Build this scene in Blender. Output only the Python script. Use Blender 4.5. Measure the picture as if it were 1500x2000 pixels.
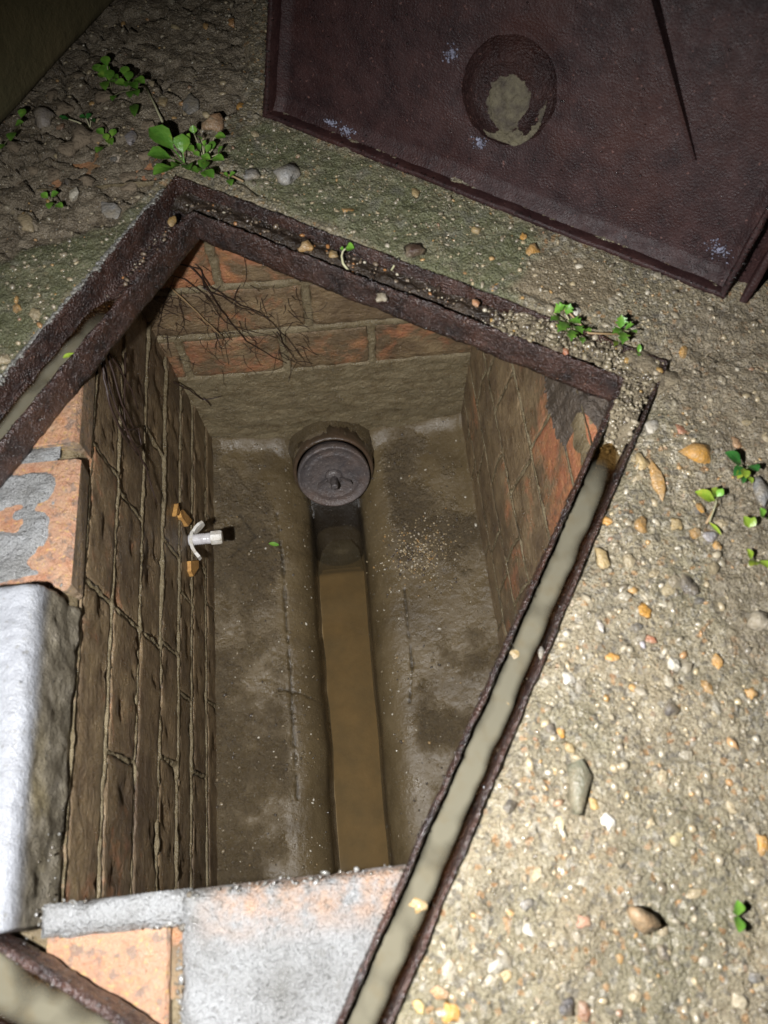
import bpy, math, random
import numpy as np
from mathutils import Vector, Matrix

# ------------------------------------------------------------------ camera, world, light, exposure
for o in list(bpy.data.objects): bpy.data.objects.remove(o)
S = bpy.context.scene
COL = S.collection
CAM_H = 0.487                 # metres above the paving
FOC = 1511.0                  # focal length in pixels of the 2000 px high picture
PITCH = math.radians(25.5)    # optical axis away from straight down
cam = bpy.data.cameras.new('camera'); camo = bpy.data.objects.new('camera', cam); COL.objects.link(camo)
camo.location = (0, 0, CAM_H); camo.rotation_euler = (PITCH, 0, 0)
cam.sensor_fit = 'VERTICAL'; cam.sensor_height = 36; cam.lens = 36 * FOC / 2000
cam.clip_start = 0.01; cam.clip_end = 200
cam.dof.use_dof = True; cam.dof.focus_distance = 0.86; cam.dof.aperture_fstop = 8.0
S.camera = camo
w = bpy.data.worlds.new('World'); S.world = w; w.use_nodes = True
wn = w.node_tree
sky = wn.nodes.new('ShaderNodeTexSky'); sky.sky_type = 'NISHITA'; sky.sun_disc = False
sky.sun_elevation = math.radians(-4); sky.sun_rotation = math.radians(200)
bg = wn.nodes['Background']; bg.inputs['Strength'].default_value = 0.05
wn.links.new(sky.outputs['Color'], bg.inputs['Color'])
tl = bpy.data.lights.new('hand_torch', 'SPOT'); tl.energy = 39.0; tl.shadow_soft_size = 0.009; tl.color = (0.98, 0.985, 1.0)
tl.spot_size = math.radians(126); tl.spot_blend = 1.0
to = bpy.data.objects.new('hand_torch', tl); COL.objects.link(to); to.location = (-0.125, -0.008, 0.42)
to.rotation_euler = (Vector((0.03, 0.13, -0.18)) - Vector(to.location)).to_track_quat('-Z', 'Y').to_euler()
S.view_settings.view_transform = 'Standard'; S.view_settings.look = 'None'
S.view_settings.exposure = 0.0; S.view_settings.gamma = 1.0
S.view_settings.use_curve_mapping = False

# ------------------------------------------------------------------ helpers
R = random.Random(7)
CP, SP = math.cos(PITCH), math.sin(PITCH)
def ray(x, y):
    a, b = x - 750.0, -(y - 1000.0)
    return np.array([a, b * CP + FOC * SP, b * SP - FOC * CP])
def px(x, y, z=0.0):                      # photograph position -> point of the place at height z
    d = ray(x, y); t = (z - CAM_H) / d[2]
    return np.array([d[0] * t, d[1] * t, z])
CA, FA = math.radians(6.0), math.radians(-26.5)   # bearing of the chamber and of the frame
def to_local(p, a):
    c, s = math.cos(a), math.sin(a)
    return np.array([c * p[0] + s * p[1], -s * p[0] + c * p[1], p[2]])
def to_world(p, a):
    c, s = math.cos(a), math.sin(a)
    return np.array([c * p[0] - s * p[1], s * p[0] + c * p[1], p[2]])
def on_back(x, y, u):                     # chamber-local point on the plane local y = u
    d = to_local(ray(x, y), CA); t = u / d[1]; return np.array([d[0] * t, u, CAM_H + d[2] * t])
def on_side(x, y, v):
    d = to_local(ray(x, y), CA); t = v / d[0]; return np.array([v, d[1] * t, CAM_H + d[2] * t])

def hsh(ix, iy, s):
    n = (ix.astype(np.int64) * 374761393 + iy.astype(np.int64) * 668265263 + s * 1442695041).astype(np.uint64)
    n &= np.uint64(0xffffffff); n = ((n ^ (n >> np.uint64(13))) * np.uint64(1274126177)) & np.uint64(0xffffffff)
    return ((n ^ (n >> np.uint64(16))) & np.uint64(0xffff)).astype(np.float64) / 65535.0
def vn(x, y, s=0):
    ix = np.floor(x); iy = np.floor(y); fx = x - ix; fy = y - iy
    fx = fx * fx * (3 - 2 * fx); fy = fy * fy * (3 - 2 * fy)
    a = hsh(ix, iy, s); b = hsh(ix + 1, iy, s); c = hsh(ix, iy + 1, s); d = hsh(ix + 1, iy + 1, s)
    return (a + (b - a) * fx) * (1 - fy) + (c + (d - c) * fx) * fy
def fbm(x, y, f, o=4, s=0, g=0.5):
    r = 0; a = 1; t = 0
    x = np.asarray(x, float); y = np.asarray(y, float)
    for k in range(o):
        r = r + a * (vn(x * f + 17.3 * k, y * f - 9.1 * k, s + k) * 2 - 1); t += a; a *= g; f *= 2.03
    return r / t
def voro(x, y, f, s=0):
    x = x * f; y = y * f; ix = np.floor(x); iy = np.floor(y)
    f1 = np.full(x.shape, 9.0); f2 = f1.copy(); cid = np.zeros(x.shape)
    for i in (-1, 0, 1):
        for j in (-1, 0, 1):
            cx, cy = ix + i, iy + j
            d = np.hypot(cx + hsh(cx, cy, s) - x, cy + hsh(cx, cy, s + 5) - y)
            m = d < f1
            f2 = np.where(m, f1, np.minimum(f2, d)); cid = np.where(m, hsh(cx, cy, s + 9), cid); f1 = np.where(m, d, f1)
    return f1, f2, cid
def sst(a, b, x):
    t = np.clip((x - a) / (b - a), 0, 1); return t * t * (3 - 2 * t)
def blur(m, n):
    for _ in range(n):
        p = np.pad(m, 1, mode='edge')
        m = (p[:-2, 1:-1] + p[2:, 1:-1] + p[1:-1, :-2] + p[1:-1, 2:] + 2 * m) / 6
    return m
def inpoly(x, y, poly):
    r = np.zeros(x.shape, bool); n = len(poly)
    for i in range(n):
        x0, y0 = poly[i]; x1, y1 = poly[(i + 1) % n]
        c = (y0 > y) != (y1 > y)
        r ^= c & (x < (x1 - x0) * (y - y0) / (y1 - y0 + 1e-12) + x0)
    return r

def link(name, me, m=None, parent=None):
    o = bpy.data.objects.new(name, me); COL.objects.link(o)
    if m is not None and me is not None and not me.materials: me.materials.append(m)
    if parent is not None: o.parent = parent
    return o
def tag(o, label=None, cat=None, group=None, kind=None):
    if label: o['label'] = label
    if cat: o['category'] = cat
    if group: o['group'] = group
    if kind: o['kind'] = kind
    return o
def empty(name, loc=(0, 0, 0), rz=0.0):
    o = bpy.data.objects.new(name, None); COL.objects.link(o); o.location = loc; o.rotation_euler = (0, 0, rz)
    o.empty_display_size = 0.02
    return o
def mesh(name, V, Fc, smooth=True):
    me = bpy.data.meshes.new(name); me.from_pydata([tuple(map(float, v)) for v in V], [], Fc)
    if smooth: me.polygons.foreach_set('use_smooth', [True] * len(me.polygons))
    me.update(); return me
def grid_mesh(name, P, keep=None, attrs=None, extra=None, smooth=True, flip=False):
    n, m = P.shape[:2]
    idx = np.arange(n * m).reshape(n, m)
    q = np.stack([idx[:-1, :-1], idx[1:, :-1], idx[1:, 1:], idx[:-1, 1:]], -1)
    if keep is not None: q = q[keep]
    q = q.reshape(-1, 4)
    if flip: q = q[:, ::-1]
    V = P.reshape(-1, 3)
    if extra is not None:
        ev, eq = extra; q = np.vstack([q, eq + len(V)]) ; V = np.vstack([V, ev])
    me = bpy.data.meshes.new(name)
    me.vertices.add(len(V)); me.vertices.foreach_set('co', V.astype(np.float32).ravel())
    me.loops.add(q.size); me.loops.foreach_set('vertex_index', q.astype(np.int32).ravel())
    me.polygons.add(len(q)); me.polygons.foreach_set('loop_start', np.arange(0, q.size, 4, dtype=np.int32))
    me.polygons.foreach_set('loop_total', np.full(len(q), 4, np.int32))
    me.polygons.foreach_set('use_smooth', np.full(len(q), smooth))
    me.update(calc_edges=True); me.validate()
    for k, a in (attrs or {}).items():
        a = a.ravel()
        if len(a) < len(V): a = np.concatenate([a, np.zeros(len(V) - len(a))])
        at = me.attributes.new(k, 'FLOAT', 'POINT'); at.data.foreach_set('value', a.astype(np.float32))
    return me
class MB:
    def __init__(s): s.v = []; s.f = []; s.c = []
    def add(s, V, Fc, col=None):
        o = len(s.v); s.v += [tuple(map(float, p)) for p in V]; s.f += [tuple(i + o for i in f) for f in Fc]
        if col is not None: s.c += [col] * len(V)
    def tube(s, pts, rad, n=5, caps=True):
        pts = [np.array(p, float) for p in pts]; V = []; Fc = []
        up = np.array([0.13, 0.31, 0.94])
        for i, p in enumerate(pts):
            t = pts[min(i + 1, len(pts) - 1)] - pts[max(i - 1, 0)]; t /= np.linalg.norm(t) + 1e-12
            a = np.cross(t, up)
            if np.linalg.norm(a) < 1e-3: a = np.cross(t, [1, 0, 0])
            a /= np.linalg.norm(a); b = np.cross(t, a)
            r = rad[i] if hasattr(rad, '__len__') else rad
            for k in range(n):
                q = 2 * math.pi * k / n; V.append(p + r * (math.cos(q) * a + math.sin(q) * b))
        for i in range(len(pts) - 1):
            for k in range(n):
                k2 = (k + 1) % n; Fc.append((i * n + k, i * n + k2, (i + 1) * n + k2, (i + 1) * n + k))
        if caps: Fc += [tuple(range(n))[::-1], tuple((len(pts) - 1) * n + k for k in range(n))]
        s.add(V, Fc)
    def lathe(s, prof, M, n=32, jit=0.0):
        V = []; Fc = []
        for (r, h) in prof:
            for k in range(n):
                q = 2 * math.pi * k / n; j = 1 + R.uniform(-jit, jit)
                V.append(np.array(M @ Vector((r * j * math.cos(q), r * j * math.sin(q), h))))
        for i in range(len(prof) - 1):
            for k in range(n):
                k2 = (k + 1) % n; Fc.append((i * n + k, i * n + k2, (i + 1) * n + k2, (i + 1) * n + k))
        if prof[0][0] > 1e-6: Fc.append(tuple(range(n))[::-1])
        if prof[-1][0] > 1e-6: Fc.append(tuple((len(prof) - 1) * n + k for k in range(n)))
        s.add(V, Fc)
    def box(s, lo, hi, b=0.001, jit=0.0, f=lambda p: p):
        lo = np.array(lo, float); hi = np.array(hi, float); c = (lo + hi) / 2; h = (hi - lo) / 2
        V = []; ix = {}
        for sx in (-1, 1):
            for sy in (-1, 1):
                for sz in (-1, 1):
                    for ax in range(3):
                        p = h - b; p = p.copy(); p[ax] = h[ax]
                        p = c + p * np.array([sx, sy, sz]) + np.array([R.uniform(-jit, jit) for _ in range(3)])
                        ix[(sx, sy, sz, ax)] = len(V); V.append(f(p))
        Fc = []
        for ax in range(3):
            a, bb = [i for i in range(3) if i != ax]
            for sg in (-1, 1):
                q = []
                for (i, j) in ((-1, -1), (1, -1), (1, 1), (-1, 1)):
                    k = [0, 0, 0]; k[ax] = sg; k[a] = i; k[bb] = j; q.append(ix[(*k, ax)])
                Fc.append(tuple(q))
        for ax in range(3):
            a, bb = [i for i in range(3) if i != ax]
            for i in (-1, 1):
                for j in (-1, 1):
                    k0 = [0, 0, 0]; k1 = [0, 0, 0]; k0[ax] = -1; k1[ax] = 1
                    for k in (k0, k1): k[a] = i; k[bb] = j
                    Fc.append((ix[(*k0, a)], ix[(*k1, a)], ix[(*k1, bb)], ix[(*k0, bb)]))
        for sx in (-1, 1):
            for sy in (-1, 1):
                for sz in (-1, 1): Fc.append(tuple(ix[(sx, sy, sz, q)] for q in range(3)))
        s.add(V, Fc)
    def build(s, name, m, parent=None, smooth=False, fixn=True):
        me = mesh(name, s.v, s.f, smooth)
        if fixn:
            import bmesh
            bm = bmesh.new(); bm.from_mesh(me); bmesh.ops.recalc_face_normals(bm, faces=bm.faces); bm.to_mesh(me); bm.free()
        if s.c:
            at = me.attributes.new('tint', 'FLOAT_COLOR', 'POINT')
            at.data.foreach_set('color', np.array(s.c, np.float32).ravel())
        return link(name, me, m, parent)

# ------------------------------------------------------------------ materials
class Mt:
    def __init__(s, name):
        s.m = bpy.data.materials.new(name); s.m.use_nodes = True; s.t = s.m.node_tree
        s.b = s.t.nodes['Principled BSDF']; s.out = s.t.nodes['Material Output']
        s.pos = s.t.nodes.new('ShaderNodeNewGeometry').outputs['Position']
        s.oi = s.t.nodes.new('ShaderNodeObjectInfo')
    def L(s, a, b): s.t.links.new(a, b)
    def put(s, sock, v):
        if hasattr(v, 'default_value') or hasattr(v, 'is_linked'): s.L(v, sock)
        else: sock.default_value = v
    def noise(s, scale, det=4, rough=0.55, vec=None, dist=0.0):
        n = s.t.nodes.new('ShaderNodeTexNoise'); n.inputs['Scale'].default_value = scale; n.inputs['Detail'].default_value = det
        n.inputs['Roughness'].default_value = rough; n.inputs['Distortion'].default_value = dist
        s.L(vec or s.pos, n.inputs['Vector']); return n.outputs['Fac']
    def voro(s, scale, feat='F1', out='Distance'):
        n = s.t.nodes.new('ShaderNodeTexVoronoi'); n.feature = feat; n.inputs['Scale'].default_value = scale
        s.L(s.pos, n.inputs['Vector']); return n.outputs[out]
    def ramp(s, f, stops):
        n = s.t.nodes.new('ShaderNodeValToRGB'); e = n.color_ramp.elements
        while len(e) < len(stops): e.new(0.5)
        for k, (p, c) in enumerate(stops):
            e[k].position = p; e[k].color = (c, c, c, 1) if not hasattr(c, '__len__') else (*c, 1)
        s.L(f, n.inputs['Fac']); return n.outputs['Color']
    def mix(s, f, a, b, mode='MIX'):
        n = s.t.nodes.new('ShaderNodeMix'); n.data_type = 'RGBA'; n.blend_type = mode
        s.put(n.inputs[0], f)
        for sk, v in ((n.inputs[6], a), (n.inputs[7], b)):
            if isinstance(v, tuple): v = (*v, 1) if len(v) == 3 else v
            s.put(sk, v)
        return n.outputs[2]
    def math(s, op, a, b=0.0, c=None):
        n = s.t.nodes.new('ShaderNodeMath'); n.operation = op
        s.put(n.inputs[0], a); s.put(n.inputs[1], b)
        if c is not None: s.put(n.inputs[2], c)
        return n.outputs[0]
    def attr(s, name, o='Fac'):
        n = s.t.nodes.new('ShaderNodeAttribute'); n.attribute_name = name; return n.outputs[o]
    def sep(s, c):
        n = s.t.nodes.new('ShaderNodeSeparateColor'); s.L(c, n.inputs[0]); return n.outputs
    def bump(s, h, dist, strength=1.0):
        n = s.t.nodes.new('ShaderNodeBump'); n.inputs['Distance'].default_value = dist; n.inputs['Strength'].default_value = strength
        s.L(h, n.inputs['Height'])
        if s.b.inputs['Normal'].is_linked: s.L(s.b.inputs['Normal'].links[0].from_socket, n.inputs['Normal'])
        s.L(n.outputs[0], s.b.inputs['Normal'])
    def fin(s, col=None, rough=None, spec=0.5):
        if col is not None: s.put(s.b.inputs['Base Color'], (*col, 1) if isinstance(col, tuple) else col)
        if rough is not None: s.put(s.b.inputs['Roughness'], rough)
        s.b.inputs['Specular IOR Level'].default_value = spec
        return s.m

def mat_ground():
    k = Mt('wet_concrete_and_soil')
    n1 = k.noise(9, 5); n2 = k.noise(70, 5, 0.65); n3 = k.noise(420, 3, 0.7)
    sand = k.ramp(n2, [(0.28, (0.150, 0.118, 0.072)), (0.5, (0.285, 0.232, 0.148)), (0.72, (0.41, 0.345, 0.232))])
    sand = k.mix(k.ramp(n3, [(0.35, 0.0), (0.7, 0.8)]), sand, (0.42, 0.36, 0.24))
    sand = k.mix(k.ramp(n1, [(0.44, 0.0), (0.66, 0.6)]), sand, (0.165, 0.155, 0.09))
    sand = k.mix(k.ramp(k.noise(24, 6, 0.7), [(0.50, 0.0), (0.70, 0.65)]), sand, (0.115, 0.105, 0.075))
    sand = k.mix(k.ramp(k.noise(13, 4), [(0.52, 0.0), (0.7, 0.4)]), sand, (0.34, 0.27, 0.165))
    cell = k.voro(330, 'F1', 'Color'); cs = k.sep(cell)
    sand = k.mix(k.ramp(cs[0], [(0.78, 0.0), (0.88, 0.5)]), sand, (0.09, 0.085, 0.08))
    sand = k.mix(k.ramp(cs[1], [(0.84, 0.0), (0.94, 0.5)]), sand, (0.55, 0.50, 0.40))
    sand = k.mix(k.ramp(cs[2], [(0.92, 0.0), (0.98, 0.45)]), sand, (0.45, 0.20, 0.05))
    moss = k.mix(n2, (0.090, 0.094, 0.046), (0.245, 0.245, 0.135))
    gm = k.math('MULTIPLY', k.attr('moss'), k.ramp(k.noise(26, 6, 0.7), [(0.28, 0.35), (0.55, 1.0)]))
    c = k.mix(gm, sand, moss)
    grey = k.math('MULTIPLY', k.attr('moss'), k.ramp(k.noise(40, 4, 0.6), [(0.55, 0.0), (0.72, 0.7)]))
    c = k.mix(grey, c, (0.26, 0.245, 0.20))
    soil = k.ramp(k.noise(60, 6, 0.65), [(0.25, (0.095, 0.072, 0.048)), (0.5, (0.255, 0.205, 0.140)), (0.75, (0.40, 0.335, 0.24))])
    c = k.mix(k.attr('soil'), c, soil)
    c = k.mix(k.attr('mud'), c, k.mix(n2, (0.20, 0.155, 0.095), (0.32, 0.26, 0.165)))
    k.bump(k.noise(900, 3, 0.7), 0.0018, 0.9); k.bump(n3, 0.004, 0.9); k.bump(k.voro(420), 0.0022, 0.6)
    rg = k.ramp(k.noise(150, 3), [(0.35, 0.10), (0.65, 0.5)])
    return k.fin(c, rg, 0.65)
def mat_stone():
    k = Mt('pebble_flint')
    c = k.mix(k.ramp(k.noise(110, 5, 0.65), [(0.35, 0.0), (0.75, 0.75)]), k.oi.outputs['Color'], k.mix(0.75, k.oi.outputs['Color'], (0.10, 0.075, 0.045)))
    c = k.mix(k.ramp(k.noise(240, 3), [(0.62, 0.0), (0.75, 0.35)]), c, (0.5, 0.46, 0.38))
    c = k.mix(k.ramp(k.noise(75, 5, 0.7), [(0.38, 0.05), (0.66, 0.75)]), c, (0.25, 0.205, 0.135))
    k.bump(k.noise(500, 3), 0.0016, 0.9)
    return k.fin(c, k.ramp(k.noise(200, 2), [(0.3, 0.14), (0.7, 0.42)]))
def mat_grit():
    k = Mt('small_grit')
    k.bump(k.noise(900, 2), 0.0006, 0.6)
    return k.fin(k.attr('tint', 'Color'), k.ramp(k.noise(90, 2), [(0.3, 0.12), (0.7, 0.4)]), 0.7)
def mat_iron(name, base, rust, rough=(0.14, 0.5), bs=0.0016, lumpy=True, spec=0.6):
    k = Mt(name)
    n = k.noise(45, 6, 0.65); n2 = k.noise(330 if lumpy else 620, 4, 0.7)
    c = k.mix(k.ramp(n, [(0.35, 0.0), (0.7, 1.0)]), base, rust)
    c = k.mix(k.ramp(n2, [(0.55, 0.0), (0.75, 0.5)]), c, tuple(min(1, q * 2.6) for q in rust))
    c = k.mix(k.ramp(k.noise(12, 6, 0.65), [(0.48, 0.0), (0.68, 0.55)]), c, (rust[0] * 1.3, rust[1] * 0.95, rust[2] * 0.7))
    c = k.mix(k.ramp(k.noise(260, 2, 0.6), [(0.68, 0.0), (0.74, 0.7)]), c, (rust[0] * 4, rust[1] * 4.4, rust[2] * 4))
    k.bump(n2, bs, 0.9); k.bump(k.voro(620), bs * 0.8, 0.8)
    if lumpy: k.bump(k.noise(90, 4), 0.003, 0.5)
    return k.fin(c, k.ramp(k.noise(120, 4), [(0.3, rough[0]), (0.7, rough[1])]), spec)
def mat_brick():
    k = Mt('old_red_brick')
    o = k.sep(k.oi.outputs['Color'])
    rnd = k.oi.outputs['Random']
    c = k.ramp(rnd, [(0.0, (0.36, 0.135, 0.066)), (0.35, (0.43, 0.185, 0.090)), (0.7, (0.30, 0.112, 0.062)), (1.0, (0.46, 0.23, 0.11))])
    c = k.mix(k.ramp(k.noise(95, 5, 0.7), [(0.45, 0.0), (0.72, 0.6)]), c, (0.52, 0.27, 0.10))
    c = k.mix(k.ramp(k.noise(300, 3, 0.7), [(0.6, 0.0), (0.72, 0.45)]), c, (0.16, 0.07, 0.045))
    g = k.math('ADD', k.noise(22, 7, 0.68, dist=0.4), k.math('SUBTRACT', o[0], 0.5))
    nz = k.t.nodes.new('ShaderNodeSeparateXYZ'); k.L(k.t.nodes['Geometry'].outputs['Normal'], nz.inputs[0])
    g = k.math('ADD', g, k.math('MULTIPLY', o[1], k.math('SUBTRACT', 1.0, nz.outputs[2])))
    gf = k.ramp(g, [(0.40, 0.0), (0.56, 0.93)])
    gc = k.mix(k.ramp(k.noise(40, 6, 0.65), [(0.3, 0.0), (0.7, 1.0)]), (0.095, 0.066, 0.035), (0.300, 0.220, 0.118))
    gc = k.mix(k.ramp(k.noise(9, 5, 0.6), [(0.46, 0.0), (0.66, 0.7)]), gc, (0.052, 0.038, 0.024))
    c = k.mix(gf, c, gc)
    c = k.mix(k.math('MULTIPLY', o[2], k.ramp(k.noise(60, 6, 0.7), [(0.30, 0.15), (0.65, 0.95)])), c, (0.36, 0.265, 0.185))
    c = k.mix(k.math('MULTIPLY', o[2], k.ramp(k.noise(330, 2), [(0.60, 0.0), (0.68, 0.9)])), c, (0.52, 0.34, 0.10))
    c = k.mix(k.math('MULTIPLY', o[2], k.ramp(k.noise(115, 4, 0.62), [(0.55, 0.0), (0.62, 0.85)])), c, (0.13, 0.115, 0.10))
    c = k.mix(k.ramp(k.noise(420, 2, 0.6), [(0.70, 0.0), (0.76, 0.6)]), c, (0.42, 0.36, 0.26))
    mp_ = k.t.nodes.new('ShaderNodeMapping'); mp_.inputs['Scale'].default_value = (1, 0.65, 1.5); k.L(k.pos, mp_.inputs['Vector'])
    k.bump(k.noise(260, 5, 0.7), 0.0024, 1.0); k.bump(k.noise(110, 6, 0.7, vec=mp_.outputs[0]), 0.004, 0.9)
    return k.fin(c, k.ramp(k.noise(90, 3), [(0.3, 0.2), (0.7, 0.55)]), 0.6)
def mat_mortar():
    k = Mt('silty_mortar')
    n = k.noise(40, 6, 0.66)
    c = k.ramp(n, [(0.25, (0.105, 0.077, 0.041)), (0.5, (0.200, 0.152, 0.082)), (0.75, (0.310, 0.245, 0.142))])
    c = k.mix(k.math('MULTIPLY', k.attr('joint'), k.ramp(k.noise(60, 4), [(0.38, 0.0), (0.6, 0.5)])), c, (0.255, 0.208, 0.122))
    c = k.mix(k.ramp(k.noise(460, 2, 0.6), [(0.69, 0.0), (0.76, 0.7)]), c, (0.42, 0.38, 0.29))
    k.bump(k.noise(240, 5, 0.72), 0.0036, 1.0); k.bump(k.noise(700, 3), 0.0014, 0.9)
    return k.fin(c, k.ramp(k.noise(80, 4), [(0.3, 0.16), (0.7, 0.5)]), 0.65)
def mat_bench():
    k = Mt('silted_cement_benching')
    n = k.noise(16, 6, 0.62); rough = k.attr('grit')
    c = k.ramp(n, [(0.3, (0.080, 0.057, 0.028)), (0.5, (0.116, 0.084, 0.042)), (0.72, (0.148, 0.110, 0.058))])
    c = k.mix(k.math('MULTIPLY', rough, k.ramp(k.noise(140, 5, 0.7), [(0.35, 0.2), (0.62, 0.9)])), c, k.mix(k.noise(220, 3), (0.064, 0.045, 0.024), (0.150, 0.112, 0.066)))
    c = k.mix(k.attr('crack'), c, (0.03, 0.022, 0.012))
    c = k.mix(k.attr('wetdark'), c, (0.020, 0.015, 0.010))
    c = k.mix(k.ramp(k.noise(480, 2, 0.6), [(0.71, 0.0), (0.76, 0.8)]), c, (0.45, 0.41, 0.32))
    h = k.math('MULTIPLY', k.noise(260, 5, 0.72), k.math('ADD', k.math('MULTIPLY', rough, 0.85), 0.15))
    k.bump(h, 0.006, 1.0); k.bump(k.noise(60, 4), 0.003, 0.4); k.bump(k.noise(800, 2), 0.0007, 0.5)
    return k.fin(c, k.ramp(k.noise(40, 5), [(0.35, 0.18), (0.65, 0.46)]), 0.5)
def mat_cement():
    k = Mt('wet_grey_cement')
    n = k.noise(28, 6, 0.62)
    c = k.ramp(n, [(0.25, (0.170, 0.167, 0.155)), (0.5, (0.260, 0.260, 0.254)), (0.75, (0.345, 0.348, 0.350))])
    c = k.mix(k.math('MULTIPLY', k.attr('bare'), k.ramp(k.noise(70, 5, 0.65), [(0.34, 0.0), (0.60, 1.0)])), c, k.mix(k.noise(180, 4), (0.33, 0.195, 0.125), (0.40, 0.27, 0.18)))
    c = k.mix(k.ramp(k.noise(120, 4, 0.6), [(0.60, 0.0), (0.72, 0.6)]), c, (0.14, 0.132, 0.112))
    c = k.mix(k.ramp(k.noise(300, 3, 0.6), [(0.62, 0.0), (0.70, 0.6)]), c, (0.10, 0.095, 0.082))
    k.bump(k.voro(150), 0.001, 0.5)
    k.bump(k.noise(75, 6, 0.62), 0.006, 0.9); k.bump(k.noise(600, 3), 0.0018, 0.9)
    return k.fin(c, k.ramp(k.noise(55, 4), [(0.3, 0.14), (0.7, 0.45)]), 0.6)
def mat_simple(name, col, rough=0.5, bs=None, var=None, spec=0.5):
    k = Mt(name); c = col
    if var: c = k.mix(k.ramp(k.noise(var[0], 5, 0.65), [(0.32, 0.0), (0.68, 1.0)]), col, var[1])
    if bs: k.bump(k.noise(bs[0], 4, 0.65), bs[1], 0.9)
    return k.fin(c, rough, spec)
def mat_murk(name, c0, c1, rough=0.06):
    k = Mt(name); c = k.mix(k.noise(14, 3), c0, c1)
    c = k.mix(k.ramp(k.noise(70, 4, 0.6), [(0.5, 0.0), (0.75, 0.5)]), c, (0.125, 0.096, 0.052))
    k.bump(k.noise(40, 2), 0.0010, 0.3)
    k.fin(c, rough, 0.9)
    cl = k.t.nodes.new('ShaderNodeBsdfTransparent'); cl.inputs[0].default_value = (0.55, 0.45, 0.30, 1)
    gl = k.t.nodes.new('ShaderNodeBsdfGlossy'); gl.inputs['Roughness'].default_value = 0.05
    fr = k.t.nodes.new('ShaderNodeFresnel'); fr.inputs[0].default_value = 1.33
    m0 = k.t.nodes.new('ShaderNodeMixShader'); k.L(fr.outputs[0], m0.inputs[0]); k.L(cl.outputs[0], m0.inputs[1]); k.L(gl.outputs[0], m0.inputs[2])
    m1 = k.t.nodes.new('ShaderNodeMixShader'); k.L(k.ramp(k.attr('depth'), [(0.30, 0.0), (0.95, 0.95)]), m1.inputs[0])
    k.L(m0.outputs[0], m1.inputs[1]); k.L(k.b.outputs[0], m1.inputs[2]); k.L(m1.outputs[0], k.out.inputs[0])
    return k.m
def mat_clear():
    k = Mt('shallow_channel_water'); t = k.t
    tr = t.nodes.new('ShaderNodeBsdfTransparent'); tr.inputs[0].default_value = (0.80, 0.71, 0.54, 1)
    df = t.nodes.new('ShaderNodeBsdfDiffuse'); df.inputs[0].default_value = (0.085, 0.072, 0.045, 1)
    gl = t.nodes.new('ShaderNodeBsdfGlossy'); gl.inputs['Roughness'].default_value = 0.03
    fr = t.nodes.new('ShaderNodeFresnel'); fr.inputs[0].default_value = 1.33
    m1 = t.nodes.new('ShaderNodeMixShader'); m1.inputs[0].default_value = 0.3
    m2 = t.nodes.new('ShaderNodeMixShader')
    k.L(tr.outputs[0], m1.inputs[1]); k.L(df.outputs[0], m1.inputs[2]); k.L(fr.outputs[0], m2.inputs[0])
    k.L(m1.outputs[0], m2.inputs[1]); k.L(gl.outputs[0], m2.inputs[2]); k.L(m2.outputs[0], k.out.inputs[0])
    t.nodes.remove(k.b); return k.m
def mat_leaf(name, a, b):
    k = Mt(name)
    c = k.mix(k.ramp(k.noise(120, 3), [(0.35, 0.0), (0.65, 1.0)]), a, b)
    c = k.mix(k.ramp(k.oi.outputs['Random'], [(0.0, 0.0), (1.0, 0.55)]), c, (a[0] * 0.55, a[1] * 0.6, a[2] * 0.7))
    c = k.mix(k.ramp(k.noise(70, 4, 0.7), [(0.56, 0.0), (0.72, 0.6)]), c, (b[0] * 1.5, b[1] * 1.05, b[2]))
    c = k.mix(k.ramp(k.noise(230, 3, 0.6), [(0.64, 0.0), (0.72, 0.5)]), c, (0.10, 0.075, 0.04))
    k.bump(k.noise(300, 3), 0.001, 0.8)
    m = k.fin(c, 0.35, 0.55)
    tr = k.t.nodes.new('ShaderNodeBsdfTranslucent'); k.put(tr.inputs[0], c)
    mx = k.t.nodes.new('ShaderNodeMixShader'); mx.inputs[0].default_value = 0.22
    k.L(k.b.outputs[0], mx.inputs[1]); k.L(tr.outputs[0], mx.inputs[2]); k.L(mx.outputs[0], k.out.inputs[0])
    return m
def mat_drop():  # for the drops added as glints; index above water's to strengthen them
    k = Mt('glint_drop'); t = k.t
    tr = t.nodes.new('ShaderNodeBsdfTransparent'); tr.inputs[0].default_value = (0.9, 0.9, 0.9, 1)
    gl = t.nodes.new('ShaderNodeBsdfGlossy'); gl.inputs['Roughness'].default_value = 0.15
    fr = t.nodes.new('ShaderNodeFresnel'); fr.inputs[0].default_value = 1.6
    m = t.nodes.new('ShaderNodeMixShader'); k.L(fr.outputs[0], m.inputs[0]); k.L(tr.outputs[0], m.inputs[1]); k.L(gl.outputs[0], m.inputs[2]); k.L(m.outputs[0], k.out.inputs[0])
    t.nodes.remove(k.b); return k.m
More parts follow.
